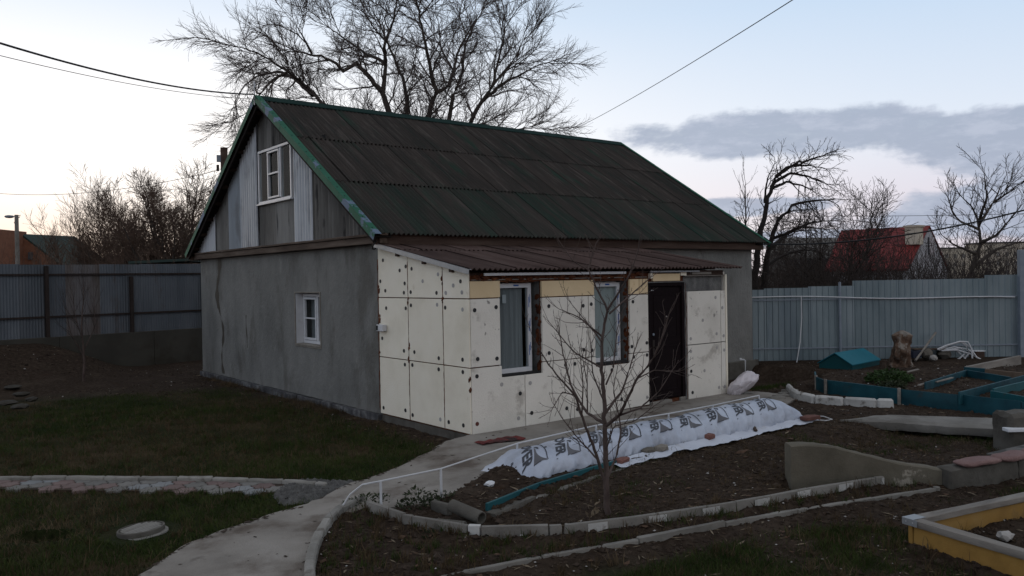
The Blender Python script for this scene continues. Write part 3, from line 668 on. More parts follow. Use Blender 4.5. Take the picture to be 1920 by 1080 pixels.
# concrete pipe stubs and nook
def pipe(label, p, q, r, m):
    p = np.array(p, float); q = np.array(q, float); mb = MB(); k = 20
    d = (q-p)/np.linalg.norm(q-p); a = np.cross(d, (0, 0, 1)); a /= np.linalg.norm(a); b = np.cross(a, d)
    rings = [(p, r*.8), (p, r), (q, r), (q, r*.8), (p+(q-p)*.05, r*.8)]
    V = [c+(math.cos(2*math.pi*j/k)*a+math.sin(2*math.pi*j/k)*b)*rr for c, rr in rings for j in range(k)]
    F = [(i*k+j, i*k+(j+1) % k, (i+1)*k+(j+1) % k, (i+1)*k+j) for i in range(4) for j in range(k)]+[((4*k+j), (4*k+(j+1) % k), (j+1) % k, j) for j in range(k)]
    return solo('concrete_pipe', mb.add(V, F), m, label, 'pipe', 'concrete pipe stubs', ang=40)
pipe('concrete pipe stub with its open end towards the teal board', (-2.37, -3.02, .05), (-2.31, -3.42, .005), .062, m_conc_d)
pipe('concrete pipe stub half buried in the weedy nook behind the stained edging', (-2.68, -3.22, -.05), (-2.52, -3.44, -.06), .08, m_conc_d)
solo('concrete_block', MB().bar((-2.36, -2.66, -.08), (-2.33, -2.92, -.08), .07, .11), m_conc_d, 'short concrete block behind the upper pipe stub at the soil bed corner', 'block', bevel=.012, rough=(2, .006))

# rag on the path by the porch corner
RX, RY = np.meshgrid(np.linspace(-.34, .34, 24), np.linspace(-.12, .12, 12), indexing='ij')
solo('rag_mat', MB().grid(np.stack([.03+RX*.99+RY*.1, -.66-RX*.12+RY*(1+.25*np.sin(RX*9)), .012+.012*fbm(RX, RY, 9, 50)+.006*np.sin(RX*40)], -1), (0, 0, -.008)), m_rag, 'flat red and black rag mat on the path at the porch corner', 'mat', ang=180)

# ------------------------------------------------------------------ right yard: walls, slab, frames
def sloping_wall():
    a = np.array((1.08, -4.50)); b = np.array((2.50, -5.46)); d = (b-a)/np.linalg.norm(b-a); L = np.linalg.norm(b-a); n = np.array((-d[1], d[0]))
    top = [(0, .37), (.22, .375), (.5, .335), (.8, .25), (1.2, .14), (L, .05)]
    P = [[(*(a+d*s+n*w), z) for w in (0, .17)] for s, z in top]
    g = []
    for (s, z) in [(s, np.interp(s, [q[0] for q in top], [q[1] for q in top])) for s in np.linspace(0, L, 22)]:
        row = []
        for w, zz in [(0, -.25), (0, -.1), (0, z*.5-.05), (0, z-.015), (.02, z), (.09, z+.004), (.155, z), (.17, z-.02), (.17, -.25)]:
            q = a+d*s+n*(w+rnd.uniform(-.004, .004)); row.append((*q, zz+rnd.uniform(-.006, .006)))
        g.append(row)
    m = MB().grid(g); k = 9; m.f += [tuple(range(k)), tuple(range(21*k, 22*k))[::-1]]
    return m
solo('garden_wall', sloping_wall(), mat('plastered garden wall', [(.075, .066, .049), (.108, .096, .073), (.14, .125, .098)], 2, rough=.95, bump=.5, bscale=26, dirt=((.33, .30, .25), 1.7, .6, .64, (1, 1, 1), .85)), 'low plastered wall with a sloping top, standing in the bare bed', 'wall', ang=40)
tW = edging('garden_wall', 'low flat concrete wall with pink sacks lying on it at the right edge', 'wall', [(2.5, -5.46), (3.2, -5.75), (4.3, -5.95), (5.6, -6.2)], [1.0], .22, -.3, .075, [m_conc_d], 'wall_block', .02, (2, .01))
def sack(label, c, L, w, h, a):
    rg = random.Random(int(c[0]*97)); mb = MB().blob((0, 0, 0), (1, 1, 1), 3, .03, rg); V = np.array(mb.v)
    V[:, 0] = np.sign(V[:, 0])*np.abs(V[:, 0])**.55; V[:, 1] = np.sign(V[:, 1])*np.abs(V[:, 1])**.55; V[:, 2] = np.clip(V[:, 2], -.6, .75)+.12*np.sin(V[:, 0]*5+c[0]*9)+.1*np.sin(V[:, 1]*4+V[:, 0]*7)
    V *= (L/2, w/2, h/2); V[:, 2] *= (1+.25*np.sin(V[:, 0]*21)*.5); x = V[:, 0]*math.cos(a)-V[:, 1]*math.sin(a); y = V[:, 0]*math.sin(a)+V[:, 1]*math.cos(a)
    mb.v = [tuple(q) for q in np.stack([x+c[0], y+c[1], V[:, 2]+c[2]], 1)]
    return solo('sack', mb, m_sack, label, 'sack', 'flat pink sacks on the low wall', ang=70)
sack('flat pink sack nearest the sloping wall', (2.92, -5.66, .11), .62, .24, .08, -.28)
sack('flat pink sack in the middle of the low wall', (3.45, -5.82, .115), .6, .25, .085, -.2)
sack('flat pink sack at the right edge of the view on the low wall', (4.0, -5.93, .115), .6, .25, .085, -.18)
solo('slate_sheet', MB().bar((3.5, -5.62, .07), (4.6, -5.75, .07), .2, .02), m_slate_d, 'dark sheet edge behind the pink sacks', 'sheet')
def slab():
    e = [(4.75, -2.98), (5.6, -3.2), (6.5, -4.55), (7.0, -5.6), (6.2, -5.75), (5.62, -4.9), (5.34, -4.38), (5.12, -3.79), (4.9, -3.3)]
    e = dens(e+[e[0]], 5)[:-1]; top = [(x+rnd.uniform(-.02, .02), y+rnd.uniform(-.02, .02)) for x, y in e]
    c = np.mean(top, axis=0); n = len(top); V = []; 
    for k, z in ((.0, .025), (.9, .028), (1, .012), (.985, -.06), (.93, -.1)):
        V += [(*(c+(np.array(p)-c)*k), z+rnd.uniform(-.006, .006)) for p in top] if k else []
    r = 4; F = [(i*n+j, i*n+(j+1) % n, (i+1)*n+(j+1) % n, (i+1)*n+j) for i in range(r-1) for j in range(n)]+[tuple(range(n)), tuple(range((r-1)*n, r*n))[::-1]]
    return MB().add(V, F)
solo('concrete_slab', slab(), m_conc, 'broad broken concrete slab with a crumbling undercut edge', 'slab', ang=30)
t = thing('concrete_block', 'rough concrete block with a white board on it at the right edge, beyond the sacks', 'block', (5.35, -5.3, -.15))
part('block', MB().bar((4.97, -5.12, -.2), (5.9, -5.75, -.2), .4, .56), m_conc_d, t, bevel=.05, rough=(3, .012))
part('board', MB().bar((4.80, -5.24, .14), (5.7, -5.98, .15), .14, .045), m_paper, t, bevel=.006)

# timber frame with ochre boards
t = thing('raised_bed', 'ochre wooden bed frame topped with grey timber and a zinc corner plate', 'raised bed', (*YC, -.15))
def yb(u0, v0, u1, v1, z0, h, w, m, nm, bevel=.006, rough=(2, .003)):
    a = YC+YU*u0+YV*v0; b = YC+YU*u1+YV*v1
    return part(nm, MB().bar((*a, z0), (*b, z0), w, h), m, t, bevel=bevel, rough=rough)
yb(.02, .05, 3, .05, -.17, .235, .04, m_ochre, 'side_board'); yb(.05, .075, .05, 2, -.17, .235, .04, m_ochre, 'side_board')
yb(.0, .05, 3, .05, .066, .058, .10, m_timber, 'top_rail'); yb(.05, .102, .05, 2, .066, .058, .10, m_timber_y, 'top_rail')
yb(-.006, .047, .155, .047, .1245, .003, .11, m_metal, 'corner_plate', 0, None)
a = YC+YV*.0+YU*-.006
part('corner_plate', MB().bar((*(YC+YU*-.007+YV*-.005), .07), (*(YC+YU*-.007+YV*.14), .07), .004, .056), m_metal, t)
for q in (.035, .10):
    c = YC+YU*-.010+YV*q; part('screw', MB().blob((*c, .1), (.006, .006, .006), 1, 0), m_chrome, t)
solo('stone', MB().blob((*(YC+YU*.75+YV*.42), -.04), (.09, .06, .045), 2, .2), m_litter, 'white lump of lime on the soil inside the ochre frame', 'stone', ang=25)

# teal board bed with inner boards
t = thing('raised_bed', 'big raised bed of teal boards with short stakes in front of the zinc fence', 'raised bed', (9, -2.5, 0))
for a, b in resample(TEAL_F, [.86, .57, 1.57, .95, .95, 1.3], 0.006):
    part('board', MB().bar((*a, -.12), (*b, -.12), .03, .355+rnd.uniform(-.01, .01)), m_teal, t, bevel=.004, rough=(1, .003))
for p in ((7.63, -.86), (7.22, -1.30), (6.985, -2.8)):
    part('stake', MB().bar((*p, -.1), (p[0], p[1]+.045, -.1), .04, .36), m_timber, t, bevel=.004)
for a, b, zz, m in ([*[(7.71,-2.88),(10.07,-2.59)], .2, m_teal], [*[(10.07,-2.59),(9.44,-3.61)], .2, m_teal], [*[(6.89,-3.79),(9.93,-3.67)], .2, m_teal], [*[(7.41,-4.06),(7.07,-4.69)], .2, m_teal_b], [*[(7.68,-3.99),(9.09,-3.99)], .2, m_teal_b]):
    part('inner_board', MB().bar((*a, .1), (*b, .1), .03, .2), m, t, bevel=.004)
for a, b in ([(7.55,-2.84),(8.23,-2.80)], [(8.18,-2.86),(8.90,-2.83)], [(9.32,-1.80),(9.81,-1.78)]):
    part('lath', MB().bar((*a, .25), (*b, .26), .035, .02), m_timber, t)
m_board_f = mat('faded tan board', [(.10, .07, .05), (.15, .11, .08)], 5, bump=.4)
t = thing('raised_bed', 'smaller raised bed with grey timber rim and teal corner by the fence', 'raised bed', (11.5, -2.6, .1))
q = [(10.46,-2.42),(13.45,-2.32),(10.16,-3.92)]
part('rim_board', MB().bar((*q[0], .12), (*q[1], .12), .06, .2), m_timber, t, bevel=.006)
part('front_board', MB().bar((q[0][0]-.02, q[0][1]-.35, .1), (*q[2], .1), .05, .2), m_board_f, t, bevel=.006)
part('corner_board', MB().bar((q[0][0]-.01, q[0][1]+.03, .08), (q[0][0]-.03, q[0][1]-.37, .08), .055, .23), m_teal, t, bevel=.006)
# teal hatch
t = thing('cellar_hatch', 'low teal hatch with a little gabled lid in front of the zinc fence', 'hatch', (11.7, .7, 0))
ga = [(11.03, 1.14, -.05), (11.10, .34, -.05), (11.10, .34, .09), (11.065, .74, .33), (11.03, 1.14, .09)]
part('gable', MB().prism(ga, (1.5, .13, 0)), m_hatch_d, t)
for s in (1, -1):
    e = np.array((11.065+.037*s, .74-.42*s, .085)); rdg = np.array((11.065, .74, .34)); l = np.array((1.58, .14, 0)); o0 = np.array((-.04, -.003, 0))
    part('lid', MB().prism([rdg+o0, e+o0, e+o0+(0, 0, .02), rdg+o0+(0, 0, .022)], l), m_hatch, t)
solo('stake', MB().bar((11.9, -.05, -.05), (11.9, .03, -.05), .08, .22), m_wood_d, 'short dark stake in front of the teal hatch', 'stake', bevel=.006)

# things along the zinc fence
def lump(c, r, h, seed, k=22, n=16, amp=.55):
    rg = np.random.RandomState(seed); P = []
    for i in range(n):
        z = h*i/(n-1); row = []
        cx = .06*math.sin(z*5+seed)+.03*math.sin(z*11)
        for j in range(k+1):
            a = 2*math.pi*(j % k)/k
            q = r*(1+amp*(float(fbm(a*1.6+20+2*math.cos(a), z*4+7, 1.6, seed, 4))-.5)*2+.10*math.sin(3*a+z*9))*(1.0-.25*abs(z/h-.45)+.25*(z < .1*h))*(1 if i < n-2 else (.7 if i == n-2 else .15))
            row.append((c[0]+cx+q*math.cos(a), c[1]+q*math.sin(a), c[2]+z))
        P.append(row)
    return MB().grid(P)
t = thing('tree_stump', 'gnarled upright old stump standing before the zinc fence', 'stump', (12.27, -.23, 0))
part('stump', lump((12.27, -.23, .0), .21, .86, 3), mat('gnarled stump wood', [(.025, .014, .009), (.10, .06, .04), (.22, .18, .145)], 6, (1, 1, .7), .95, 1., 12, dirt=((.24, .22, .195), 3.5, .52, .6, (1, 1, 1), .8), bdist=.06), t, ang=50)
a, b = (13.57,0.06,0.03), (14.70,0.07,0.66)
solo('pole', MB().tube([a, b], .028, 8), m_timber, 'grey wooden pole leaning on the zinc fence beside the stump', 'pole')
for lab, p, r in (('round stone under the left end of the plank by the fence', (14.10,0.03,0.15), (.16, .14, .14)), ('squarish stone under the right end of the plank by the fence', (14.87,-0.07,0.11), (.2, .16, .13)), ('white stone between the two plank supports', (13.93,-0.21,0.09), (.1, .09, .08))):
    rock('stone', lab, 'stone', p, r, m_litter if 'white' in lab else m_stone_d)
a, b = (13.70,0.23,0.28), (15.45,-0.14,0.18)
solo('plank', MB().bar(a, b, .2, .04), m_wood_d, 'dark plank resting on stones along the fence', 'plank', bevel=.005)
solo('box', MB().bar((13.57,0.20,0.08), (13.94,0.16,0.08), .2, .18), mat('dark blue box', [(.012, .016, .03)], bump=.1), 'dark box under the left end of the plank', 'box', bevel=.01)
t = thing('pipe_bundle', 'tangle of bent white plastic pipes lying by the fence', 'pipes', (15.07,-0.36,-0.04))
for P in ([(14.42,-0.09,0.26),(14.61,-0.24,0.36),(14.87,-0.45,0.45),(15.03,-0.57,0.44),(15.10,-0.63,0.25),(15.11,-0.64,0.02)], [(14.49,-0.09,0.24),(14.76,-0.30,0.39),(14.97,-0.47,0.44),(15.10,-0.58,0.31),(15.23,-0.68,0.06)], [(14.58,-0.12,0.22),(14.90,-0.37,0.23),(15.16,-0.58,0.12),(15.46,-0.82,-0.09)], [(14.68,-0.14,0.22),(15.00,-0.40,0.28),(15.12,-0.50,0.17),(14.94,-0.35,-0.04)], [(14.93,-0.29,0.24),(15.09,-0.42,0.07),(15.16,-0.48,-0.05)], [(14.49,0.11,-0.06),(14.97,-0.27,-0.04),(15.08,-0.36,0.00)], [(15.13,-0.34,0.43),(15.25,-0.44,0.32),(15.31,-0.49,0.13),(15.18,-0.39,-0.05)], [(14.79,-0.03,0.22),(15.06,-0.24,0.29),(15.33,-0.45,0.22),(15.57,-0.65,-0.07)]):
    part('pipe', MB().tube(P, .02, 6), m_whitep, t)
t = thing('box', 'brown wooden box with a pale lid board by the fence', 'box', (15.80,-0.55,-0.10))
a, b = (15.50,-0.44,-0.11), (16.29,-0.55,-0.16)
part('body', MB().bar(a, b, .3, .27), m_wood_x, t, bevel=.01)
part('lid', MB().bar((a[0]-.03, a[1]+.02, a[2]+.272), (b[0]+.03, b[1]-.02, b[2]+.272), .33, .03), m_paper, t, bevel=.004)
# bag, tap, stepping bricks
mb = MB().blob((0, 0, 0), (1, 1, 1), 4, .02); V = np.array(mb.v); V *= (1+.5*(fbm(V[:, 0]*1.3+V[:, 2]+9, V[:, 1]*1.3+7+V[:, 2]*.7, 1.8, 91, 4)-.5)[:, None])
V[:, 2] = np.where(V[:, 2] < -.6, -.6, V[:, 2]); sc_ = 1+.35*np.clip(V[:, 2], -.6, 1)
V = V*np.stack([.27*sc_, .2*sc_, .24*np.ones(len(V))], 1)
mb.v = [tuple(q) for q in V+np.array((5.98+.12, -.22, .145))+np.stack([V[:, 2]*.5, -V[:, 2]*.35, V[:, 0]*.2], 1)]
solo('plastic_bag', mb, m_bag, 'milky white plastic bag with pink print slumped at the porch end', 'bag', ang=22)
q = [(8.61,1.49)][0]
t = thing('garden_tap', 'white standpipe with a tap at the right corner of the house', 'tap', (*q, -.05))
part('pipe', MB().tube([(*q, -.1), (*q, .31), (q[0]-.02, q[1]+.02, .33), (q[0]-.1, q[1]+.06, .335)], .017, 8), m_whitep, t)
part('valve', MB().box(q[0]-.13, q[0]-.07, q[1]+.04, q[1]+.08, .32, .37), m_whitep, t, bevel=.006)
for i, ((x, y), lab) in enumerate(zip([(5.99,-1.01),(6.27,-0.92),(6.64,-0.80),(6.98,-0.64)], ('flat stepping brick nearest the film tunnel end', 'flat stepping brick second from the film tunnel end', 'flat stepping brick third from the film tunnel end', 'flat stepping brick touching the white kerb stones'))):
    o = brick(lab, (x-.14, y+.02, -.02), (x+.14, y-.1, -.02), .14, .055, m_conc); o['group'] = 'stepping bricks'
m_stone_k = mat('dark mossy stone', [(.03, .027, .023), (.055, .05, .042)], 5, bump=.6, rough=1)
k = 0
for (x, y), r, lab in zip([(-4.29,13.22),(-4.26,11.64),(-4.30,10.10),(-4.71,8.85),(-4.25,9.05),(-4.57,8.10)], (.25, .3, .28, .35, .2, .3), ('highest flat stone of the heap at the left edge', 'second stone down in the heap at the left edge', 'third stone down in the heap at the left edge', 'lowest big stone of the heap cut by the left edge', 'small stone at the right of the heap near the lawn', 'lowest flat stone of the heap next to the lawn')):
    rock('stone', lab, 'stone', (x, y, .0), (r*.55, r*.5, .05), m_stone_k, 'stones heaped at the far left'); k += 1

# ------------------------------------------------------------------ house
HY0, HY1, HX1 = 2.62, 12.1, 10.5            # main block; gable wall on x = .05
hs = thing('house', 'grey rendered house with a steep dark green sheet roof and patchwork metal gable', 'house', (5, 7, 0))
def wall_holes(x0, x1, u0, u1, z0, z1, holes, axis='x'):
    """slab with rectangular openings: x0-x1 is its depth, u its length"""
    us = sorted({u0, u1, *[h[0] for h in holes], *[h[1] for h in holes]}); zs = sorted({z0, z1, *[h[2] for h in holes], *[h[3] for h in holes]})
    mb = MB()
    for a, b in zip(us, us[1:]):
        run = None
        for c, d in list(zip(zs, zs[1:]))+[(None, None)]:
            solid = c is not None and not any(h[0] <= a and b <= h[1] and h[2] <= c and d <= h[3] for h in holes)
            if solid: run = (run[0] if run else c, d)
            if run and not solid:
                mb.box(x0, x1, a, b, *run) if axis == 'x' else mb.box(a, b, x0, x1, *run); run = None
    return mb
WIN = (5.0, 6.15, .97, 2.02)
part('wall', wall_holes(.05, .4, HY0, HY1, -.03, 2.98, [WIN]), m_stucco, hs)
part('wall', MB().box(.4, HX1-.3, HY0, HY0+.3, -.3, 2.98), m_stucco, hs)
part('wall', MB().box(HX1-.3, HX1, HY0, HY1, -.3, 2.98), m_stucco, hs)
part('wall', MB().box(.4, HX1-.3, HY1-.3, HY1, -.3, 2.98), m_stucco, hs)
part('floor', MB().box(.4, HX1-.3, HY0+.3, HY1-.3, 2.9, 2.97), m_dark, hs)
st_y = lambda z: 10.75-.25*ss(1.2, 2.4, 3-z)-.5*ss(.9, 1.5, 3-z)*0+.12*math.sin(z*4)
P = [[(.0465, st_y(z)+k*(.05+.03*math.sin(z*7+1)+.025*math.sin(z*17)+.05*(z > 1.6)), z) for k in (-1, 1)] for z in np.linspace(.02, 2.83, 60)]
part('damp_streak', MB().grid(P), m_damp, hs)
P = [[(.047, 8.9+.03*math.sin(z*6)+k*(.022+.012*math.sin(z*13)), z) for k in (-1, 1)] for z in np.linspace(.75, 1.5, 24)]
part('damp_streak', MB().grid(P), m_damp, hs)
y = HY0+.04
while y < HY1-.05:
    e = min(y+rnd.uniform(.42, .75), HY1+.02); part('plinth_block', MB().box(rnd.uniform(-.035, -.01), .12, y+.006, e-.006, -.32, -.035+rnd.uniform(-.012, .006)), m_plinth, hs, bevel=.012, rough=(2, .007)); y = e
for x0, x1 in ((6.3, 8.0), (8.0, 9.3), (9.3, 10.62)):
    part('plinth_block', MB().box(x0+.006, x1-.006, HY0-.09, HY0-.002, -.3, -.02+.14*(x0 > 9)), m_conc_d, hs, bevel=.012, rough=(2, .006))
# small window in the gable wall
def frame(name, parent, axis, pos, u0, u1, z0, z1, w, dep, m, extra=(), into=1):
    """window frame of bars in the plane axis = pos; extra: (u0, u1, z0, z1) bars"""
    mb = MB(); rects = [(u0, u1, z0, z0+w), (u0, u1, z1-w, z1), (u0, u0+w, z0+w, z1-w), (u1-w, u1, z0+w, z1-w)]+list(extra)
    for a, b, c, d in rects:
        mb.box(pos, pos+dep, a, b, c, d) if axis == 'x' else mb.box(a, b, pos, pos+dep, c, d)
    return part(name, mb, m, parent, bevel=.004)
def pane(parent, axis, pos, u0, u1, z0, z1):
    P = [[(pos, u, z) if axis == 'x' else (u, pos, z) for z in (z0, z1)] for u in (u0, u1)]
    return part('pane', MB().grid(P), m_glass, parent, fixn=False)
a0, a1, b0, b1 = WIN
fr = frame('window', hs, 'x', .20, a0+.02, a1-.02, b0+.03, b1-.02, .06, .06, m_white, [(5.42, 5.50, b0+.09, b1-.08), (5.5, a1-.08, 1.49, 1.52)])
frame('sash', fr, 'x', .185, 5.49, a1-.085, b0+.10, b1-.09, .045, .05, m_white)
pane(fr, 'x', .225, 5.5, a1-.09, b0+.1, b1-.1); pane(fr, 'x', .23, a0+.09, 5.42, b0+.1, b1-.09)
part('window_reveal', MB().box(.055, .2, a1-.02, a1-.004, b0+.02, b1-.01), m_white, hs); part('window_sill', MB().box(.02, .2, a0+.01, a1-.02, b0+.004, b0+.03), m_stone, hs, bevel=.004)
mb = MB()
for q in ((a0-.03, a1+.03, b1, b1+.025), (a0-.03, a1+.03, b0-.03, b0), (a1, a1+.025, b0, b1), (a0-.025, a0, b0, b1)): mb.box(.034, .06, *q)
part('window_trim', mb, m_stone, hs, bevel=.004)
part('room', MB().box(.9, .92, a0-1, a1+1, b0-1, b1+.8), m_room, hs)
part('curtain', MB().grid([[(.36+.012*math.sin(u*60), u, z) for z in (b0, b1)] for u in np.linspace(5.52, 6.1, 40)]), m_curt, hs)

# gable: beam, patchwork of sheets, window
part('beam', MB().prism([(-.10, 2.36, 2.86), (.04, 2.36, 2.86), (.04, 2.36, 2.985), (-.10, 2.36, 2.985)], (0, 10.15, 0)), m_wood_d, hs, bevel=.008, rough=(4, .006))
part('ledge_board', MB().prism([(-.13, 2.30, 2.99), (.03, 2.30, 2.99), (.03, 2.30, 3.03), (-.13, 2.30, 3.03)], (0, 10.3, 0)), m_wood_d, hs, bevel=.005, rough=(4, .005))
RZ, EZ, EY, RY_ = 6.15, 3.0, 2.3, 7.3
slope = (RZ-EZ)/(RY_-EY)
roofz = lambda y: RZ-slope*abs(y-RY_)
def gsheet(ya, yb_, z0, z1, amp, pitch, m, x, sq=False):
    ys = np.linspace(ya, yb_, max(6, int((yb_-ya)/pitch*6)+1)); P = []
    for y in ys:
        w = math.cos(2*math.pi*y/pitch); w = math.copysign(abs(w)**.5, w) if sq else w
        top = min(z1, roofz(y)-.03)
        P.append([(x+amp*w, y, z) for z in (z0, max(top, z0+.01))])
    return part('gable_sheet', MB().grid(P, (.004, 0, 0)), m, hs, ang=50)
z0 = 3.032
G = [(11.57, 12.2, z0, 9, .022, .125, m_zinc, 0, 1), (10.69, 11.57, z0, 9, .024, .125, m_zinc, 0, 1), (9.75, 10.72, z0, 9, .003, .2, m_slate_d, .012), (8.94, 9.77, z0, 9, .010, .076, m_zinc_m, 0), (7.87, 8.96, z0, 9, .028, .13, m_zinc, -.008, 1),
     (6.93, 7.88, z0, 3.925, .004, .1, m_slate_d, .010), (6.0, 6.95, z0, 3.925, .003, .2, m_slate, .004), (6.96, 7.88, 5.12, 9, .003, .2, m_slate_d, .010), (5.98, 6.98, 5.12, 9, .024, .11, m_slate_d, .0),
     (5.08, 6.02, z0, 9, .022, .125, m_zinc, -.004, 1), (4.11, 5.1, z0, 9, .028, .14, m_slate_d, .004), (2.5, 4.13, z0, 9, .028, .14, m_slate_d, 0)]
for g in G: gsheet(*g)
gw_ = frame('window', hs, 'x', -.02, 6.08, 7.85, 3.94, 5.10, .055, .07, m_white, [(6.60, 6.68, 4.01, 5.03), (7.27, 7.33, 4.01, 5.03)])
frame('sash', gw_, 'x', -.035, 6.67, 7.28, 4.02, 5.02, .04, .06, m_white, [(6.72, 7.23, 4.52, 4.56)])
for q in ((6.14, 6.61), (6.70, 7.25), (7.32, 7.79)): pane(gw_, 'x', .01, *q, 4.0, 5.05)
part('window_sill', MB().box(-.06, .02, 6.06, 7.87, 3.915, 3.945), m_white, gw_, bevel=.003)
part('blackout_box', MB().box(.5, .52, 5.6, 8.4, 3.4, 5.2), m_dark, hs); part('blackout_box', MB().box(.06, .5, 8.0, 8.02, 3.7, 5.2), m_dark, hs); part('blackout_box', MB().box(.06, .5, 5.9, 5.92, 3.7, 5.2), m_dark, hs); part('blackout_box', MB().box(.06, .5, 5.92, 8.0, 5.18, 5.2), m_dark, hs)  # near-black box added behind the gable window to darken its panes
part('box', MB().box(.15, .4, 7.4, 7.65, 3.93, 4.1), m_brick, hs)

# roof sheets
sv = np.array((0, RY_-EY, RZ-EZ)); SL = np.linalg.norm(sv); sv /= SL; nv = np.array((0, -sv[2], sv[1]))
PIT = .095; RX0, RX1 = -.25, 10.75
def rsheet_mesh(nwave, L, m, amp=.021, tilt=.009):
    us = np.linspace(0, nwave*PIT, int(nwave*6)+1); P = []
    for u in us:
        P.append([np.array((u, 0, 0))+sv*s+nv*(amp*math.cos(2*math.pi*u/PIT)+tilt*(1-u/(nwave*PIT))+.013*(1-s/L)) for s in (0, L*.33, L*.67, L)])
    return mesh('roof_sheet', MB().grid(P, -nv*.004), m, ang=60)
cache = {}
def roof_row(s0, L, start, org, m, key, parent, vec, x0=RX0, x1=RX1):
    x = start; i = 0
    while x < x1-.04:
        a = max(x, x0); n = min(10, round((x1-a)/PIT)); n = min(n, round((x+10*PIT-a)/PIT))
        if n >= 1:
            kk = (key, n)
            if kk not in cache: cache[kk] = rsheet_mesh(n, L, m)
            o = piece('roof_sheet', cache[kk], np.array((a, org[1], org[2]))+vec*s0+nv*.0, parent); o.location.z += rnd.uniform(0, .006)
        x += 9*PIT; i += 1
roof_row(0, 2.06, RX0, (0, EY, EZ), m_roof_g, 'g', hs, sv)
roof_row(1.96, 2.04, RX0-.43, (0, EY, EZ), m_roof, 'r', hs, sv)
roof_row(3.90, SL-3.90-.02, RX0, (0, EY, EZ), m_roof, 'r3', hs, sv)
us = np.linspace(RX0, RX1, 700); bv = np.array((0, -sv[1], sv[2])); bn = np.array((0, sv[2], sv[1]))
for s0, s1, dz in ((0, 2.0, 0), (1.95, 3.95, .012), (3.9, SL-.02, .024)):
    part('roof_sheet', MB().grid([[np.array((u, 2*RY_-EY, EZ))+bv*s+bn*(.019*math.cos(2*math.pi*u/PIT)+dz*0+.02*(1-(s-s0)/2)) for s in (s0, s1)] for u in us], -bn*.004), m_roof, hs, ang=60)
# soffits under both verges, battens, rafters
for vv, nn, y0 in ((sv, nv, EY), (bv, bn, 2*RY_-EY)):
    o0 = np.array((0, y0, EZ))
    def q(x, s, n): return o0+np.array((x, 0, 0))+vv*s-nn*n
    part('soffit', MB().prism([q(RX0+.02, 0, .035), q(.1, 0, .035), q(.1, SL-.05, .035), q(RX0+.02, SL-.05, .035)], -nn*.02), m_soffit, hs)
    for k in range(9):
        s = .3+k*.65; part('batten', MB().prism([q(RX0+.03, s, .056), q(.05, s, .056), q(.05, s+.09, .056), q(RX0+.03, s+.09, .056)], -nn*.03), m_wood_x, hs)
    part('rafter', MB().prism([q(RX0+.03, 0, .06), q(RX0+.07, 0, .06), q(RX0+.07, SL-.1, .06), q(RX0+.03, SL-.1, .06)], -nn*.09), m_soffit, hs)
    # verge trim, in overlapping lengths: face and top flange
    for k in range(4):
        s0, s1 = -.06+k*SL/4, -.06+(k+1)*SL/4+.08; b = .002*k
        for xx, sg, mm, wd in ((RX0, -1, m_green, .12), (RX1, 1, m_green2, .10)):
            x = xx+sg*(.012+b)
            part('verge_trim', MB().prism([q(x, s0, .07), q(x+sg*.006, s0, .07), q(x+sg*.006, s0, -.05-b), q(x-sg*wd, s0, -.05-b), q(x-sg*wd, s0, -.043-b), q(x, s0, -.043-b)], vv*(s1-s0)), mm, hs)
        if vv is sv:
            for j in range(4):
                part('screw', MB().blob(q(RX0+.03, s0+.2+j*.38, -.055-b), (.012, .012, .008), 1, 0), m_black, hs)
part('ridge_cap', MB().prism([(RX0-.03, RY_-.17, RZ-.075), (RX0-.03, RY_, RZ+.045), (RX0-.03, RY_+.17, RZ-.075), (RX0-.03, RY_+.17, RZ-.06), (RX0-.03, RY_, RZ+.062), (RX0-.03, RY_-.17, RZ-.06)], (RX1-RX0+.06, 0, 0)), m_ridge, hs)
part('mast', MB().tube([(-.27, 7.31, 6.0), (-.27, 7.31, 6.5)], .013, 6).tube([(-.27, 7.31, 6.33), (-.27, 7.24, 6.43), (-.27, 7.25, 6.36)], .014, 6), m_whitep, hs)
part('fascia_board', MB().box(-.2, 10.72, 2.42, 2.45, 2.84, 3.045), m_wood_x, hs, bevel=.004)
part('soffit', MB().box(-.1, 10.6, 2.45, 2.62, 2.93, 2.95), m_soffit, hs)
part('eave_board', MB().box(-.2, 10.72, 12.2, 12.24, 2.84, 2.965), m_wood_x, hs)

# ------------------------------------------------------------------ porch clad with foam boards
pc = thing('porch', 'lean-to porch clad in foam boards with black anchor caps, two windows and a dark door', 'porch', (3, 1.3, 0))
PW_ = 5.98
op = [(.575, 1.40, .77, 2.19), (2.52, 3.34, .77, 2.17), (3.80, 4.77, .0, 2.14)]
part('wall', wall_holes(.075, .32, .06, PW_-.05, -.28, 2.30, op, 'y'), m_block, pc)
part('wall', MB().prism([(.055, .33, -.28), (.055, HY0-.01, -.28), (.055, HY0-.01, 2.74), (.055, .33, 2.32)], (.2, 0, 0)), m_block, pc)
part('wall', MB().prism([(PW_-.25, .33, -.28), (PW_-.25, HY0-.01, -.28), (PW_-.25, HY0-.01, 2.74), (PW_-.25, .33, 2.32)], (.2, 0, 0)), m_block, pc)
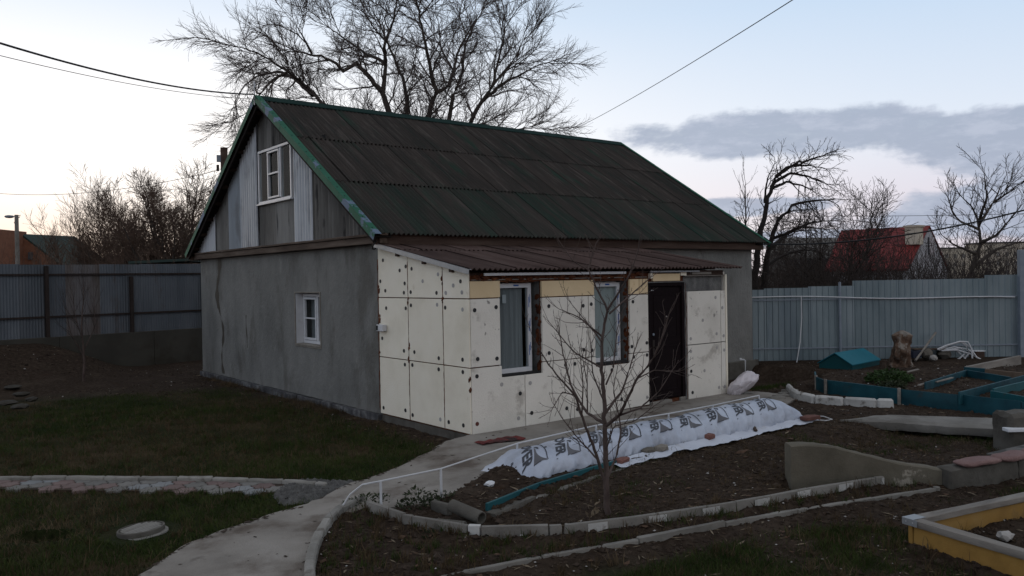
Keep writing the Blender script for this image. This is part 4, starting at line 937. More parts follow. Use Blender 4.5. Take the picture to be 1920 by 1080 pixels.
# browned mounting foam behind the joints
part('foam_backing', wall_holes(.045, .074, .04, 4.78, -.02, 2.29, op, 'y'), m_gun, pc)
part('foam_backing', MB().prism([(.028, .05, -.02), (.028, HY0-.02, -.02), (.028, HY0-.02, 2.72), (.028, .05, 2.30)], (.026, 0, 0)), m_gun, pc)
part('footing', MB().box(.03, .3, .075, HY0-.01, -.34, -.022), m_conc_d, pc, rough=(2, .006))
ptop = lambda y: 2.325+.178*y
def dots(lst, inside, o, front):
    for u, z, f in lst:
        if inside(u, z):
            if front: mb = MB().lathe((0, 0, 0), [(.031, -.010), (.031, .003), (.025, .006), (.02, .0055), (0, .005)], 14); mb.v = [(u+a, -c, z+b) for a, b, c in mb.v]
            else: mb = MB().lathe((0, 0, 0), [(.031, -.010), (.031, .003), (.025, .006), (.02, .0055), (0, .005)], 14); mb.v = [(-c, u+a, z+b) for a, b, c in mb.v]
            if f == 1: mb.v = [(q[0]*(.5 if not front else 1), q[1]*(.5 if front else 1), q[2]) for q in mb.v]
            part('anchor_cap', mb, (m_dot, m_dot_f, m_dot_r)[f], o)
SD = [(2.45,2.58,0),(1.91,2.4,0),(1.72,2.46,0),(1.54,2.42,0),(1.22,2.22,1),(2.39,2.07,0),(1.79,2.04,0),(1.58,2.05,0),(.83,2.04,0),(.78,2.32,1),(.38,2.15,1),(.58,2.04,1),(.19,2.21,0),(.16,2.05,1),(2.37,1.78,0),(1.74,1.79,0),(1.58,1.84,0),(.82,1.86,1),(.6,1.82,0),(.15,1.8,1),(2.52,1.27,0),(1.82,1.1,0),(1.5,1.1,0),(.8,1.05,0),(.17,1.07,0),(1.8,.88,0),(1.57,.89,0),(.81,.88,0),(.17,.89,0),(2.52,.1,0),(1.81,.14,0),(1.59,.09,0),(.79,.12,1),(.56,.11,0),(.18,.11,0),(2.55,2.23,0),(1.76,2.19,0)]
FD = [(.11,1.79,0),(.5,1.82,0),(.15,1.08,0),(.5,1.06,0),(.13,.83,0),(.58,.67,1),(.93,.5,0),(1.13,.64,1),(1.15,.18,0),(.12,.14,2),(.89,.13,1),(1.53,1.8,0),(1.52,1.07,0),(2.44,1.8,0),(2.26,1.78,0),(2.44,1.05,0),(2.26,1.07,0),(2.06,.86,0),(1.86,.86,0),(2.89,.69,0),(3.14,.68,1),(1.87,.17,0),(2.1,.13,0),(3.11,.18,0),(3.42,1.81,0),(3.38,1.05,0),(3.75,1.09,0),(3.75,.88,0),(3.42,.87,0),(3.74,.15,1),(5.65,1.82,1),(5.85,1.62,1),(5.27,1.41,1),(4.92,1.09,1),(5.67,1.14,1),(5.88,1.09,1),(5.89,.82,1),(4.92,.86,1),(5.67,.88,1),(4.92,.5,0),(5.3,.48,1),(4.95,.11,0),(5.72,.13,1),(5.89,.13,1)]
gp = .0075
for ya, yb2 in ((0., .67), (.67, 1.67), (1.67, 2.63)):
    for za, zb in ((-.005, .955), (.955, 1.955), (1.955, 9)):
        a, b = ya+gp, yb2-gp; e = rnd.uniform(.0005, .004)
        if ya == 0: a = .0
        if zb == 9: poly = [(e, a, za+gp), (e, b, za+gp), (e, b, ptop(b)), (e, a, ptop(a))]
        else: poly = [(e, a, za+gp), (e, b, za+gp), (e, b, zb-gp), (e, a, zb-gp)]
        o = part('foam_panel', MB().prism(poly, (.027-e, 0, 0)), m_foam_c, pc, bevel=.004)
        dots(SD, lambda u, z: ya <= u < yb2 and za <= z < zb, o, False)
def fp(x0, x1, z0, z1, m, notch=None):
    e = rnd.uniform(.0005, .004)
    if notch is None: poly = [(x0+gp, e, z0+gp), (x1-gp, e, z0+gp), (x1-gp, e, z1-gp), (x0+gp, e, z1-gp)]
    else: poly = notch
    return part('foam_panel', MB().prism([(p[0], e, p[2]) for p in poly], (0, .044-e, 0)), m, pc, bevel=.004), (x0, x1, z0, z1)
nz = .77
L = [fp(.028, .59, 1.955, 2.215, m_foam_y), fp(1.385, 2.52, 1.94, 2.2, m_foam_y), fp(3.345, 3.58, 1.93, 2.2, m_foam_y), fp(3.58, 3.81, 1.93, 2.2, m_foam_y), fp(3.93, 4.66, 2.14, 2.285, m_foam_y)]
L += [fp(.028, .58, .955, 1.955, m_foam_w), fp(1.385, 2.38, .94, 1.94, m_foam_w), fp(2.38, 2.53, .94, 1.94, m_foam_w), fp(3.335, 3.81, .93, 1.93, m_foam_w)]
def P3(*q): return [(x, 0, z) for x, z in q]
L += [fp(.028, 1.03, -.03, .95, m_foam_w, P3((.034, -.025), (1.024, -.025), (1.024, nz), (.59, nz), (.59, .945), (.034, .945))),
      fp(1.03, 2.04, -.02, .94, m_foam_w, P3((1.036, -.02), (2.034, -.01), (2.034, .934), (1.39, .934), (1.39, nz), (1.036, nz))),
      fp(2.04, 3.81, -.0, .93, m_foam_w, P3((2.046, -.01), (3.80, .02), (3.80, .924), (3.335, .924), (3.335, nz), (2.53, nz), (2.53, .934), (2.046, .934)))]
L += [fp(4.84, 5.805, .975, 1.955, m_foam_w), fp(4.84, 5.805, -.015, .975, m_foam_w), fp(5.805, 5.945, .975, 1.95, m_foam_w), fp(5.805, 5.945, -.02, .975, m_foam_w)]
for o, (x0, x1, z0, z1) in L: dots(FD, lambda u, z: x0 <= u < x1 and z0 <= z < z1, o, True)
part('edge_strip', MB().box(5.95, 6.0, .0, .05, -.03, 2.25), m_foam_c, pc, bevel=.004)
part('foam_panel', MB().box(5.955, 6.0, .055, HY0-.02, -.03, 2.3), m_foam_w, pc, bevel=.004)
for y, z, k in ((1.665, .95, 3), (1.665, 1.93, 3), (1.665, 1.2, 2), (.67, 1.95, 3), (2.62, 1.0, 2), (.67, 2.2, 1), (0, .75, 1), (.0, .6, 1), (2.6, 2.1, 3), (2.6, 1.6, 3)):
    mb = MB()
    for i in range(k+1): mb.blob((.002, y+rnd.uniform(-.02, .02), z+rnd.uniform(-.06, .06)), (.012, rnd.uniform(.012, .025), rnd.uniform(.02, .04)), 2, .2)
    part('mounting_foam', mb, m_gun, pc)
mb = MB()
for i in range(60):
    x = rnd.uniform(.05, 3.8); mb.blob((x, .03, rnd.uniform(2.215, 2.30)), (rnd.uniform(.04, .09), .035, rnd.uniform(.02, .04)), 1, .25)
o = part('mounting_foam', mb, m_gun, pc); o['kind'] = 'stuff'
mb = MB()
for xx in (1.372, 3.325):
    for i in range(26): mb.blob((xx+.02, rnd.uniform(.05, .15), rnd.uniform(.78, 2.2)), (.02, .04, rnd.uniform(.03, .06)), 1, .25)
for x0, x1 in ((.6, 1.37), (2.54, 3.32)):
    for zz in (.775, 2.185):
        for i in range(14): mb.blob((rnd.uniform(x0, x1), rnd.uniform(.06, .14), zz), (rnd.uniform(.03, .06), .04, .016), 1, .25)
o = part('mounting_foam', mb, m_gun, pc); o['kind'] = 'stuff'
for x in (4.80, 4.79):
    part('mounting_foam', MB().tube([(x+.012*math.sin(z*9), .015, z) for z in np.linspace(0, 2.1, 30)], [.014+.006*math.sin(i*1.7) for i in range(30)], 6), m_gun if x > 4.795 else m_block, pc)
for y0_, za, zb in ((1.67, -.0, 2.54), (.67, .0, 2.38)):
    zz = np.linspace(za, zb, 50); part('mounting_foam', MB().tube([(.010+rnd.uniform(-.002, .002), y0_+rnd.uniform(-.003, .003), z) for z in zz], [.0085+.005*rnd.random() for z in zz], 6), m_gun, pc)
zz = np.linspace(.05, 2.6, 50); part('mounting_foam', MB().tube([(.012, 2.632+rnd.uniform(-.004, .004), z) for z in zz], [.014+.010*rnd.random() for z in zz], 6), m_gun, pc)
# windows
def pwin(x0, x1, z0, z1, cm, kind):
    w = frame('window', pc, 'y', .16, x0, x1, z0, z1, .07, .07, m_white)
    pane(w, 'y', .19, x0+.06, x1-.06, z0+.06, z1-.06)
    for zz in np.arange(z0+.25, z1-.1, .37):
        part('sticker', MB().box(x1-.058, x1-.045, .1575, .159, zz, zz+.16), m_blue, w); part('sticker', MB().box(x1-.036, x1-.026, .1575, .159, zz+.07, zz+.2), m_blue, w)
    part('sticker', MB().box(x0+.36, x0+.46, .1575, .159, z1-.045, z1-.02), m_blue, w)
    xe = x0+(x1-x0)*(.80 if kind else 1)
    part('curtain', MB().grid([[(x, .235+.018*math.sin(x*52+.6*math.sin(z*3))*(.4 if not kind else 1), z) for z in np.linspace(z0-.05, z1+.05, 8)] for x in np.linspace(x0-.02, xe, 70)]), cm, w, ang=180)
    if kind: part('sticker', MB().box(x0+.17, x0+.24, .197, .1985, z1-.30, z1-.17), m_white, w)
    return w
pwin(.60, 1.31, .80, 2.165, m_curt, 1); pwin(2.56, 3.27, .82, 2.145, m_curt2, 0)
part('room', MB().box(.4, 5.6, 1.9, 1.95, -.1, 2.4), m_yel_in, pc)
part('window_ledge', MB().box(.6, 1.37, .03, .16, .775, .80), m_dark, pc); part('window_ledge', MB().box(2.54, 3.32, .03, .16, .785, .82), m_dark, pc)
# door
dr = part('door', MB().box(3.885, 4.70, .045, .10, .07, 2.05), m_door, pc, bevel=.006)
mb = MB()
for q in ((3.81, 3.88, .05, 2.12), (4.705, 4.775, .05, 2.12), (3.88, 4.705, 2.055, 2.12)): mb.box(q[0], q[1], .012, .12, q[2], q[3])
part('frame', mb, m_door, dr, bevel=.005)
part('top_strip', MB().box(3.8, 4.78, -.005, .05, 2.122, 2.14), m_block, dr)
mb = MB()
for x0, x1, z0_, z1_ in ((3.98, 4.60, 1.15, 1.92), (3.98, 4.60, .22, 1.0)):
    for r in ((x0, x1, z0_, z0_+.02), (x0, x1, z1_-.02, z1_), (x0, x0+.02, z0_+.02, z1_-.02), (x1-.02, x1, z0_+.02, z1_-.02)): mb.box(r[0], r[1], .038, .0445, r[2], r[3])
part('moulding', mb, m_door, dr)
part('peephole', MB().tube([(4.31, .030, 1.52), (4.31, .046, 1.52)], .013, 10), m_chrome, dr)
part('handle', MB().box(3.94, 3.99, .034, .046, .86, 1.12).tube([(3.965, .04, 1.0), (3.965, -.01, 1.0), (4.07, -.012, 1.0)], .010, 8), m_fpost, dr)
part('lock', MB().tube([(3.965, .03, 1.22), (3.965, .046, 1.22)], .022, 10), m_fpost_g, dr)
part('name_plate', MB().box(3.925, 3.985, .042, .0445, 1.985, 1.997), m_paper, dr)
part('threshold', MB().bar((3.84, .03, -.01), (4.35, .02, .0), .12, .055), m_timber, pc, bevel=.006)
part('threshold', MB().box(3.83, 4.78, .04, .25, -.08, .045), m_gun, pc, rough=(2, .008)); part('threshold', MB().box(4.62, 4.76, .0, .04, -.01, .06), m_timber, pc, bevel=.005)
# porch roof
pv = np.array((0, 2.75, .5)); pL = np.linalg.norm(pv); pv /= pL; pn = np.array((0, -pv[2], pv[1]))
def psheet(n, L, m):
    P = [[np.array((u, 0, 0))+pv*s+pn*(.019*math.cos(2*math.pi*u/PIT)+.013*(1-u/(n*PIT))+.016*(1-s/L)) for s in (0, L*.5, L)] for u in np.linspace(0, n*PIT, n*6+1)]
    return mesh('roof_sheet', MB().grid(P, -pn*.004), m, ang=60)
pcache = {}
for s0, Lr, st in ((0, 2.0, -.10), (1.92, .86, -.55)):
    x = st
    while x < 6.2-.05:
        a = max(x, -.10); n = min(round((6.24-a)/PIT), round((x+10*PIT-a)/PIT), 10)
        if n > 0:
            if (n, Lr) not in pcache: pcache[n, Lr] = psheet(n, Lr, m_roof_b)
            piece('roof_sheet', pcache[n, Lr], np.array((a, -.16, 2.355))+pv*s0+np.array((0, 0, rnd.uniform(0, .005))), pc)
        x += 9*PIT
o0 = np.array((0, -.16, 2.355))
def q2(x, s, n): return o0+np.array((x, 0, 0))+pv*s+pn*n
part('verge_strip', MB().prism([q2(-.118, -.03, -.045), q2(-.112, -.03, -.045), q2(-.112, -.03, .022), q2(-.07, -.03, .022), q2(-.07, -.03, .027), q2(-.118, -.03, .027)], pv*2.8), m_metal, pc)
for y in (.35, 1.1, 1.9): part('purlin', MB().box(-.04, 6.1, y, y+.08, 2.355+.182*(y+.16)-.10, 2.355+.182*(y+.16)-.045), m_wood_x, pc)
part('front_beam', MB().box(.02, 5.95, .05, .12, 2.235, 2.33), m_wood_x, pc)
part('gutter_board', MB().box(.26, 3.22, -.045, -.025, 2.285, 2.325), m_white, pc, bevel=.003)
part('gutter_board', MB().box(3.82, 5.15, -.045, -.02, 2.30, 2.33), m_metal, pc, bevel=.003)
part('lath', MB().box(.08, 3.8, .018, .042, 2.218, 2.232), m_timber, pc); part('lath', MB().box(4.78, 5.93, .0, .04, 2.225, 2.238), m_timber, pc)
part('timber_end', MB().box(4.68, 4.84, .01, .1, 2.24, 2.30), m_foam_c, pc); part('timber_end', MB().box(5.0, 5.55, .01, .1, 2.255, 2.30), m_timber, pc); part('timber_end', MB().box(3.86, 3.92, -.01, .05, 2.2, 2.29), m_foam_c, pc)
# switch box and cables at the corner
t = thing('switch_box', 'small pale electric switch box fixed at the left edge of the porch side', 'switch box', (-.05, 2.45, 1.40))
part('housing', MB().box(-.09, -.004, 2.35, 2.56, 1.395, 1.505), m_white, t, bevel=.008)
part('cover', MB().box(-.075, -.02, 2.5605, 2.60, 1.40, 1.50), m_dark, t, bevel=.004); part('cover', MB().box(-.094, -.089, 2.50, 2.555, 1.41, 1.49), m_dark, t)
solo('cable_loop', MB().tube([(-.16, 2.36, 2.90), (-.2, 2.40, 2.83), (-.19, 2.46, 2.77), (-.12, 2.52, 2.76), (-.06, 2.55, 2.80), (-.04, 2.56, 2.9), (-.08, 2.5, 2.97), (-.16, 2.42, 2.93)], .011, 6), m_cable, 'loop of black cable hanging at the roof corner above the porch', 'cable')

# ------------------------------------------------------------------ fences
def fline(o, d, s, off=0.): p = o+d*s+np.array((-d[1], d[0]))*off; return (p[0], p[1])
fl = thing('metal_fence', 'old bluish corrugated metal fence with dark posts and rails left of the house', 'fence', (*fline(FL0, FLD, 2), .8))
i = 0; s = -3.6
top = 2.84
while s < 6.6:
    w = rnd.choice((.95, 1.0, 1.15)); us_ = np.linspace(s, s+w+.03, int(w/.076*6)); P = []
    tt = top+rnd.uniform(-.02, .02)
    for u in us_: P.append([(*fline(FL0, FLD, u, .015+.009*math.cos(2*math.pi*u/.076)+.002*(i % 2)), z) for z in (.84, tt)])
    rust = .75 < s < 2.3
    part('fence_sheet', MB().grid(P, (0, .003, 0)), m_fence_lr if rust else m_fence_l, fl, ang=60); s += w; i += 1
for s_ in (-2.3, 1.12, 3.42, 5.7): part('post', MB().bar((*fline(FL0, FLD, s_, -.06), .7), (*fline(FL0, FLD, s_, -.06), top-.05-.3*(s_ > 2)), .09, .09, up=(FLD[0], FLD[1], 0)), m_fpost, fl)
for z in (1.38, 2.53): part('rail', MB().bar((*fline(FL0, FLD, -3.6, -.02), z), (*fline(FL0, FLD, 6.6, -.02), z), .04, .05), m_fpost, fl)
tw = edging('retaining_wall', 'dark low concrete wall under the bluish metal fence', 'wall', [fline(FL0, FLD, -3.7), fline(FL0, FLD, 6.7)], [2.6], .22, -.6, .85, [mat('dark rendered wall', [(.035, .033, .028), (.055, .052, .044)], 1, rough=.95, bump=.4, dirt=((.03, .026, .018), .9, .5, .65, (1, 1, 1), .7))], 'wall_section', .01, None, jit=.004)
fr_ = thing('metal_fence', 'grey profiled zinc fence with a white pipe along it right of the house', 'fence', (*fline(FR0, FRD, 3), 0))
def zsheet(s0, s1, zt, zb, m, off):
    P = []; pit = .155; us_ = []
    u = s0
    while u < s1: us_ += [u, u+.05, u+.065, u+.09, u+.105]; u += pit
    for k, u in enumerate(us_): P.append([(*fline(FR0, FRD, min(u, s1+.02), off-(.016 if k % 5 in (2, 3) else 0)), z) for z in (zb, zt(u) if callable(zt) else zt)])
    return part('fence_sheet', MB().grid(P, (.002, .003, 0)), m, fr_, ang=40)
s = -2.0; i = 0
while s < 8.6:
    s1 = min(s+1.16, 8.7)
    zt = 1.86+.028*(s-0) if s < 1.6 else (2.03 if s < 5.2 else 2.115)
    zsheet(s, s1, zt, .0, m_fence_r, .003*(i % 2)); s += 1.145; i += 1
for s_ in (-.2, 2.22): part('post', MB().tube([(*fline(FR0, FRD, s_, -.075), -.1), (*fline(FR0, FRD, s_, -.075), 2.0)], .035, 10), m_fpost_g, fr_)
part('post', MB().bar((*fline(FR0, FRD, 6.84, -.09), -.1), (*fline(FR0, FRD, 6.84, -.09), 2.75), .12, .12, up=(FRD[0], FRD[1], 0)), m_fpost_g, fr_, bevel=.008)
for z in (.3, 1.55): part('rail', MB().bar((*fline(FR0, FRD, -2, -.03), z), (*fline(FR0, FRD, 8.6, -.03), z), .03, .03), m_fpost_g, fr_)
for z in (1.05, 1.62): part('rail', MB().bar((*fline(FR0, FRD, 6.9, -.06), z), (*fline(FR0, FRD, 9, -.06), z), .03, .03), m_whitep, fr_)
cz = lambda s: 1.645-.018*s+.025*math.sin(s*1.3)
part('water_pipe', MB().tube([(*fline(FR0, FRD, s, -.075 if abs(s-2.22) > .25 else -.13), cz(s)) for s in np.linspace(-.5, 6.75, 30)], .015, 8), m_whitep, fr_)
part('water_pipe', MB().tube([(*fline(FR0, FRD, 1.22, -.08), cz(1.2)), (*fline(FR0, FRD, 1.22, -.1), 1.1), (*fline(FR0, FRD, 1.15, -.16), .5), (*fline(FR0, FRD, 1.0, -.3), -.05)], .014, 8), m_whitep, fr_)

# ------------------------------------------------------------------ bare trees
def arr(a): return np.array(a, float)
def polyl(pts, n):
    P = arr(pts); d = np.concatenate([[0], np.cumsum(np.linalg.norm(np.diff(P, axis=0), axis=1))]); s = np.linspace(0, d[-1], n)
    return np.stack([np.interp(s, d, P[:, i]) for i in range(3)], 1)
def grow(rg, p, d, L, n, wob, up, droop=0.):
    pts = [p]; d = d/np.linalg.norm(d); h = L/n
    for i in range(n):
        d = d+rg.normal(0, wob, 3)+np.array((0, 0, up-droop*i/n)); d /= np.linalg.norm(d); pts.append(pts[-1]+d*h)
    return np.array(pts)
def side_dir(rg, t, ang):
    a = rg.normal(0, 1, 3); a -= t*(a@t); a /= np.linalg.norm(a)+1e-9
    return t*math.cos(ang)+a*math.sin(ang)
def tubes_fast(lines, k=3):
    """[(pts, r0, r1)] -> V, F of triangles/quads, numpy"""
    Vs, Fs, o = [], [], 0; an = np.arange(k)*2*math.pi/k; ca, sa = np.cos(an), np.sin(an)
    for pts, r0, r1 in lines:
        n = len(pts); T = np.empty_like(pts); T[:-1] = pts[1:]-pts[:-1]; T[-1] = T[-2]
        T /= np.linalg.norm(T, axis=1)[:, None]+1e-9
        ref = np.where(np.abs(T[:, 2:3]) < .8, np.array([[0, 0, 1.]]), np.array([[1., 0, 0]]))
        A = np.cross(T, ref); A /= np.linalg.norm(A, axis=1)[:, None]+1e-9; B = np.cross(T, A); r = np.linspace(r0, r1, n)[:, None, None]
        Vs.append((pts[:, None, :]+r*(ca[None, :, None]*A[:, None]+sa[None, :, None]*B[:, None])).reshape(-1, 3))
        i = np.arange(n-1)[:, None]*k; j = np.arange(k)[None]; j2 = (j+1) % k
        Fs.append((o+np.stack([i+j, i+j2, i+k+j2, i+k+j], -1)).reshape(-1, 4)); o += n*k
    return np.concatenate(Vs), np.concatenate(Fs)
def ramify(rg, lines, spec):
    """spec levels: (spacing, len_lo, len_hi, angle, wobble, up, r0, r1, nseg, start_frac, droop)"""
    out = []; cur = lines
    for sp, l0, l1, ang, wob, up, r0, r1, ns, sf, dr in spec:
        nxt = []
        for pts, q0, q1 in cur:
            seg = np.linalg.norm(np.diff(pts, axis=0), axis=1); L = seg.sum(); cs = np.concatenate([[0], np.cumsum(seg)])
            s = L*sf+rg.rand()*sp
            while s < L:
                i = min(np.searchsorted(cs, s)-1, len(seg)-1); f = (s-cs[i])/seg[i]; p = pts[i]*(1-f)+pts[i+1]*f; t = (pts[i+1]-pts[i])/seg[i]
                fr = s/L; ll = rg.uniform(l0, l1)*(1-.35*fr)
                nxt.append((grow(rg, p, side_dir(rg, t, ang*rg.uniform(.6, 1.3)), ll, ns, wob, up, dr), min(r0, (q0*(1-fr)+q1*fr)*.75), r1)); s += sp*rg.uniform(.5, 1.5)
            # every branch also goes on from its tip
            t = pts[-1]-pts[-2]; t /= np.linalg.norm(t)
            for _ in range(2): nxt.append((grow(rg, pts[-1], side_dir(rg, t, .3), rg.uniform(l0, l1)*.8, ns, wob, up, dr), q1*.9, r1))
        out.append(nxt); cur = nxt
    return out
def tree(name, label, limbs, spec, seed, mt, mb_=None, group=None, kt=7, base=None, cat='bare tree', trunk_levels=0, zmin=None):
    """limbs: [(points, r0, r1)] main wood traced in 3-D; > trunk (limbs), crown (all the finer wood)"""
    rg = np.random.RandomState(seed); L = []
    for pts, r0, r1 in limbs:
        P = polyl(pts, max(6, len(pts)*4)); P[1:-1] += np.cumsum(rg.normal(0, 1, (len(P)-2, 3)), 0)*.0+rg.normal(0, min(r0*.14, .03), (len(P)-2, 3)); L.append((P, r0, r1))
    b = arr(limbs[0][0][0]) if base is None else arr(base)
    t = thing(name, label, cat, tuple(b), group)
    lv = ramify(rg, L, spec); tr = L+[q for l in lv[:trunk_levels] for q in l]; cr = [q for l in lv[trunk_levels:] for q in l]
    for nm, lines, m, k in (('trunk', tr, mt, kt), ('crown', cr, mb_ or mt, 3)):
        if not lines: continue
        V, F = tubes_fast(lines, k); 
        if zmin is not None: V[:, 2] = np.maximum(V[:, 2], zmin)
        me = fast(nm, V-b, F, m, True); link(nm, me, t)
    return t
wb = (10.04,15.39,2.31)
wt = (9.87,15.59,6.05)
def lj(pts, r0, r1): return (pts, r0, r1)
wl = [([(wb[0], wb[1], -.2), wb, wt], .5, .38),
 ([wt]+[(8.96,16.33,7.41),(8.47,16.73,8.42),(8.27,16.90,9.13),(7.76,17.31,9.95),(7.55,17.48,10.27),(6.90,17.23,9.81),(6.32,17.18,10.17),(5.73,17.40,10.30),(5.29,17.62,10.35)], 0.163, .03),
 ([(8.27,16.90,9.13),(8.52,17.10,10.25),(8.39,17.46,10.55),(8.17,18.03,10.82),(7.86,18.79,11.44),(7.52,19.58,12.06)], 0.088, .02),
 ([(8.37,16.84,10.17),(8.10,16.42,10.83),(8.22,15.95,11.51),(8.14,15.52,12.25)], 0.075, .02),
 ([wt]+[(9.15,16.18,7.54),(8.96,16.34,8.33),(9.16,16.71,9.21),(9.25,17.15,9.97),(9.16,17.49,10.59),(9.07,17.83,11.33),(8.86,18.53,12.63)], 0.116, .02),
 ([wt]+[(9.46,15.94,7.83),(9.46,15.19,8.96),(9.11,14.97,9.81),(8.75,14.76,10.62),(8.53,14.69,11.41),(8.15,14.49,12.23)], 0.136, .02),
 ([(9.46,15.19,8.96),(10.17,15.40,9.35),(10.55,15.62,10.00),(10.95,15.83,10.92),(11.52,15.65,11.95),(12.09,15.72,12.78)], 0.075, .015),
 ([wt]+[(10.59,16.07,8.15),(11.04,16.37,9.31),(11.62,16.56,10.35),(11.98,16.81,11.57),(12.67,16.79,12.76)], 0.116, .02),
 ([wt]+[(10.48,14.62,7.81),(10.58,13.92,8.56),(10.69,13.33,9.09),(10.67,12.97,9.98),(10.61,12.53,10.84)], 0.122, .02),
 ([(10.58,13.92,8.56),(11.33,13.72,9.25),(12.12,13.48,9.70),(12.92,13.24,10.15)], 0.068, .015),
 ([wt]+[(7.13,17.14,7.59),(6.21,17.37,8.39),(5.89,17.50,8.87),(5.33,17.44,9.26),(4.82,17.34,9.53),(4.44,17.39,9.71),(3.85,17.35,9.99),(3.25,17.31,10.08)], 0.129, .02),
 ([(5.85,17.67,8.89),(5.53,18.57,9.66),(5.30,19.26,10.01),(4.85,20.25,9.99),(4.55,20.87,9.71),(4.36,21.27,9.16)], 0.075, .015),
 ([wt]+[(10.91,15.17,7.86),(11.82,15.09,7.86),(12.62,14.97,7.92),(13.64,14.68,8.06)], 0.082, .015),
 ([(4.82,17.34,9.53),(4.17,17.21,9.12),(3.69,17.20,8.52),(3.40,17.16,7.68)], 0.054, .012),
 ([(5.73,17.40,10.30),(5.29,17.11,10.74),(4.96,17.00,11.11)], 0.048, .012), ([(9.07,17.83,11.33),(8.58,17.97,11.81),(8.01,17.92,12.49)], 0.048, .012),
 ([(8.53,14.69,11.41),(9.08,14.77,12.04),(9.46,14.74,12.67)], 0.041, .012), ([(10.55,15.62,10.00),(10.53,16.42,11.05),(10.76,16.89,12.23)], 0.048, .012), ([(10.69,13.33,9.09),(11.60,13.26,10.11),(12.11,13.38,10.89)], 0.048, .012)]
tree('willow_tree', 'huge bare spreading tree filling the sky behind the house roof', wl,
     [(.36, .9, 2.0, .85, .12, .06, .040, .014, 7, .06, .04), (.15, .6, 1.4, .75, .12, .05, .013, .006, 5, .12, .06), (.09, .28, .65, .65, .10, .05, .0062, .0036, 3, .08, .06)], 5, m_bark, m_twig_p)

# young fruit tree on the bare bed in front
D0 = 7.72
fb = (-1.31, -4.07, -.12)
fl_ = [([fb]+[(-1.31,-4.07,0.04),(-1.31,-4.07,0.43),(-1.32,-4.06,0.81),(-1.31,-4.06,1.04),(-1.29,-4.00,1.43),(-1.24,-3.98,1.71),(-1.18,-3.99,1.93),(-1.26,-3.89,2.19),(-1.30,-3.85,2.31),(-1.20,-3.86,2.56)], .031, .005),
 ([(-1.32,-4.06,0.29),(-1.46,-4.07,0.62),(-1.62,-4.07,0.96),(-1.70,-4.07,1.16),(-1.82,-4.03,1.30),(-1.96,-3.98,1.48),(-2.09,-3.94,1.72)], .017, .004),
 ([(-1.32,-4.06,0.85),(-1.30,-3.81,0.92),(-1.31,-3.68,1.05),(-1.33,-3.60,1.19),(-1.31,-3.48,1.47),(-1.30,-3.42,1.72)], .016, .004),
 ([(-1.31,-4.06,0.82),(-1.31,-4.25,0.95),(-1.36,-4.52,1.32),(-1.33,-4.67,1.48),(-1.33,-4.79,1.67),(-1.35,-4.90,1.91)], .018, .005),
 ([(-1.30,-4.06,0.95),(-1.03,-4.02,1.13),(-0.86,-3.96,1.33),(-0.72,-3.94,1.59)], .014, .004),
 ([(-1.27,-4.08,1.93),(-1.23,-4.23,2.14),(-1.20,-4.32,2.28),(-1.18,-4.39,2.46)], .012, .004), ([(-1.26,-4.09,1.89),(-0.96,-4.13,2.09),(-0.75,-4.16,2.23)], .010, .003),
 ([(-1.32,-4.04,1.63),(-1.27,-3.82,1.77),(-1.33,-3.65,1.97)], .010, .003), ([(-1.32,-4.04,1.68),(-1.59,-4.02,1.87),(-1.76,-3.94,1.95)], .010, .003), ([(-1.33,-4.04,1.38),(-1.40,-3.73,1.52),(-1.51,-3.51,1.80)], .010, .003),
 ([(-1.38,-4.01,0.52),(-1.47,-3.81,0.73),(-1.53,-3.70,0.88),(-1.55,-3.61,1.00)], .009, .003), ([(-1.31,-4.07,0.31),(-1.08,-3.99,0.52),(-1.01,-3.98,0.75),(-1.03,-3.90,1.13),(-0.99,-3.92,1.34)], .012, .003),
 ([(-1.62,-4.07,0.96),(-1.67,-4.15,1.27),(-1.69,-4.13,1.58)], .008, .003), ([(-1.30,-3.81,0.92),(-1.30,-3.81,1.20),(-1.40,-3.85,1.52)], .008, .003), ([(-1.31,-4.06,1.04),(-1.53,-4.13,1.35),(-1.61,-4.19,1.66)], .009, .003),
 ([(-1.31,-4.25,0.95),(-1.27,-4.47,1.04),(-1.17,-4.61,1.19),(-1.10,-4.73,1.41)], .010, .003), ([(-1.36,-4.52,1.32),(-1.17,-4.55,1.38),(-0.92,-4.62,1.36)], .007, .003), ([(-1.30,-4.07,1.22),(-1.17,-4.04,1.36),(-1.06,-3.99,1.72),(-1.01,-4.03,1.92)], .009, .003),
 ([(-1.70,-4.07,1.16),(-1.82,-4.03,1.20),(-1.97,-4.05,1.05)], .006, .003), ([(-1.31,-4.06,0.57),(-1.39,-4.25,0.86),(-1.31,-4.44,0.92),(-1.20,-4.59,1.07)], .008, .003), ([(-1.30,-3.85,2.31),(-1.45,-3.80,2.40),(-1.54,-3.72,2.58)], .007, .003)]
tree('fruit_tree', 'young bare fruit tree growing from the bare bed in front of the porch', fl_,
     [(.07, .08, .32, .85, .10, .12, .0042, .0018, 4, .18, 0), (.11, .02, .07, .9, .1, .05, .0026, .0014, 2, .2, 0)], 9, m_bark_f, m_bark_f, kt=9)
sp_ = (-2.78, 11.95, -.2)
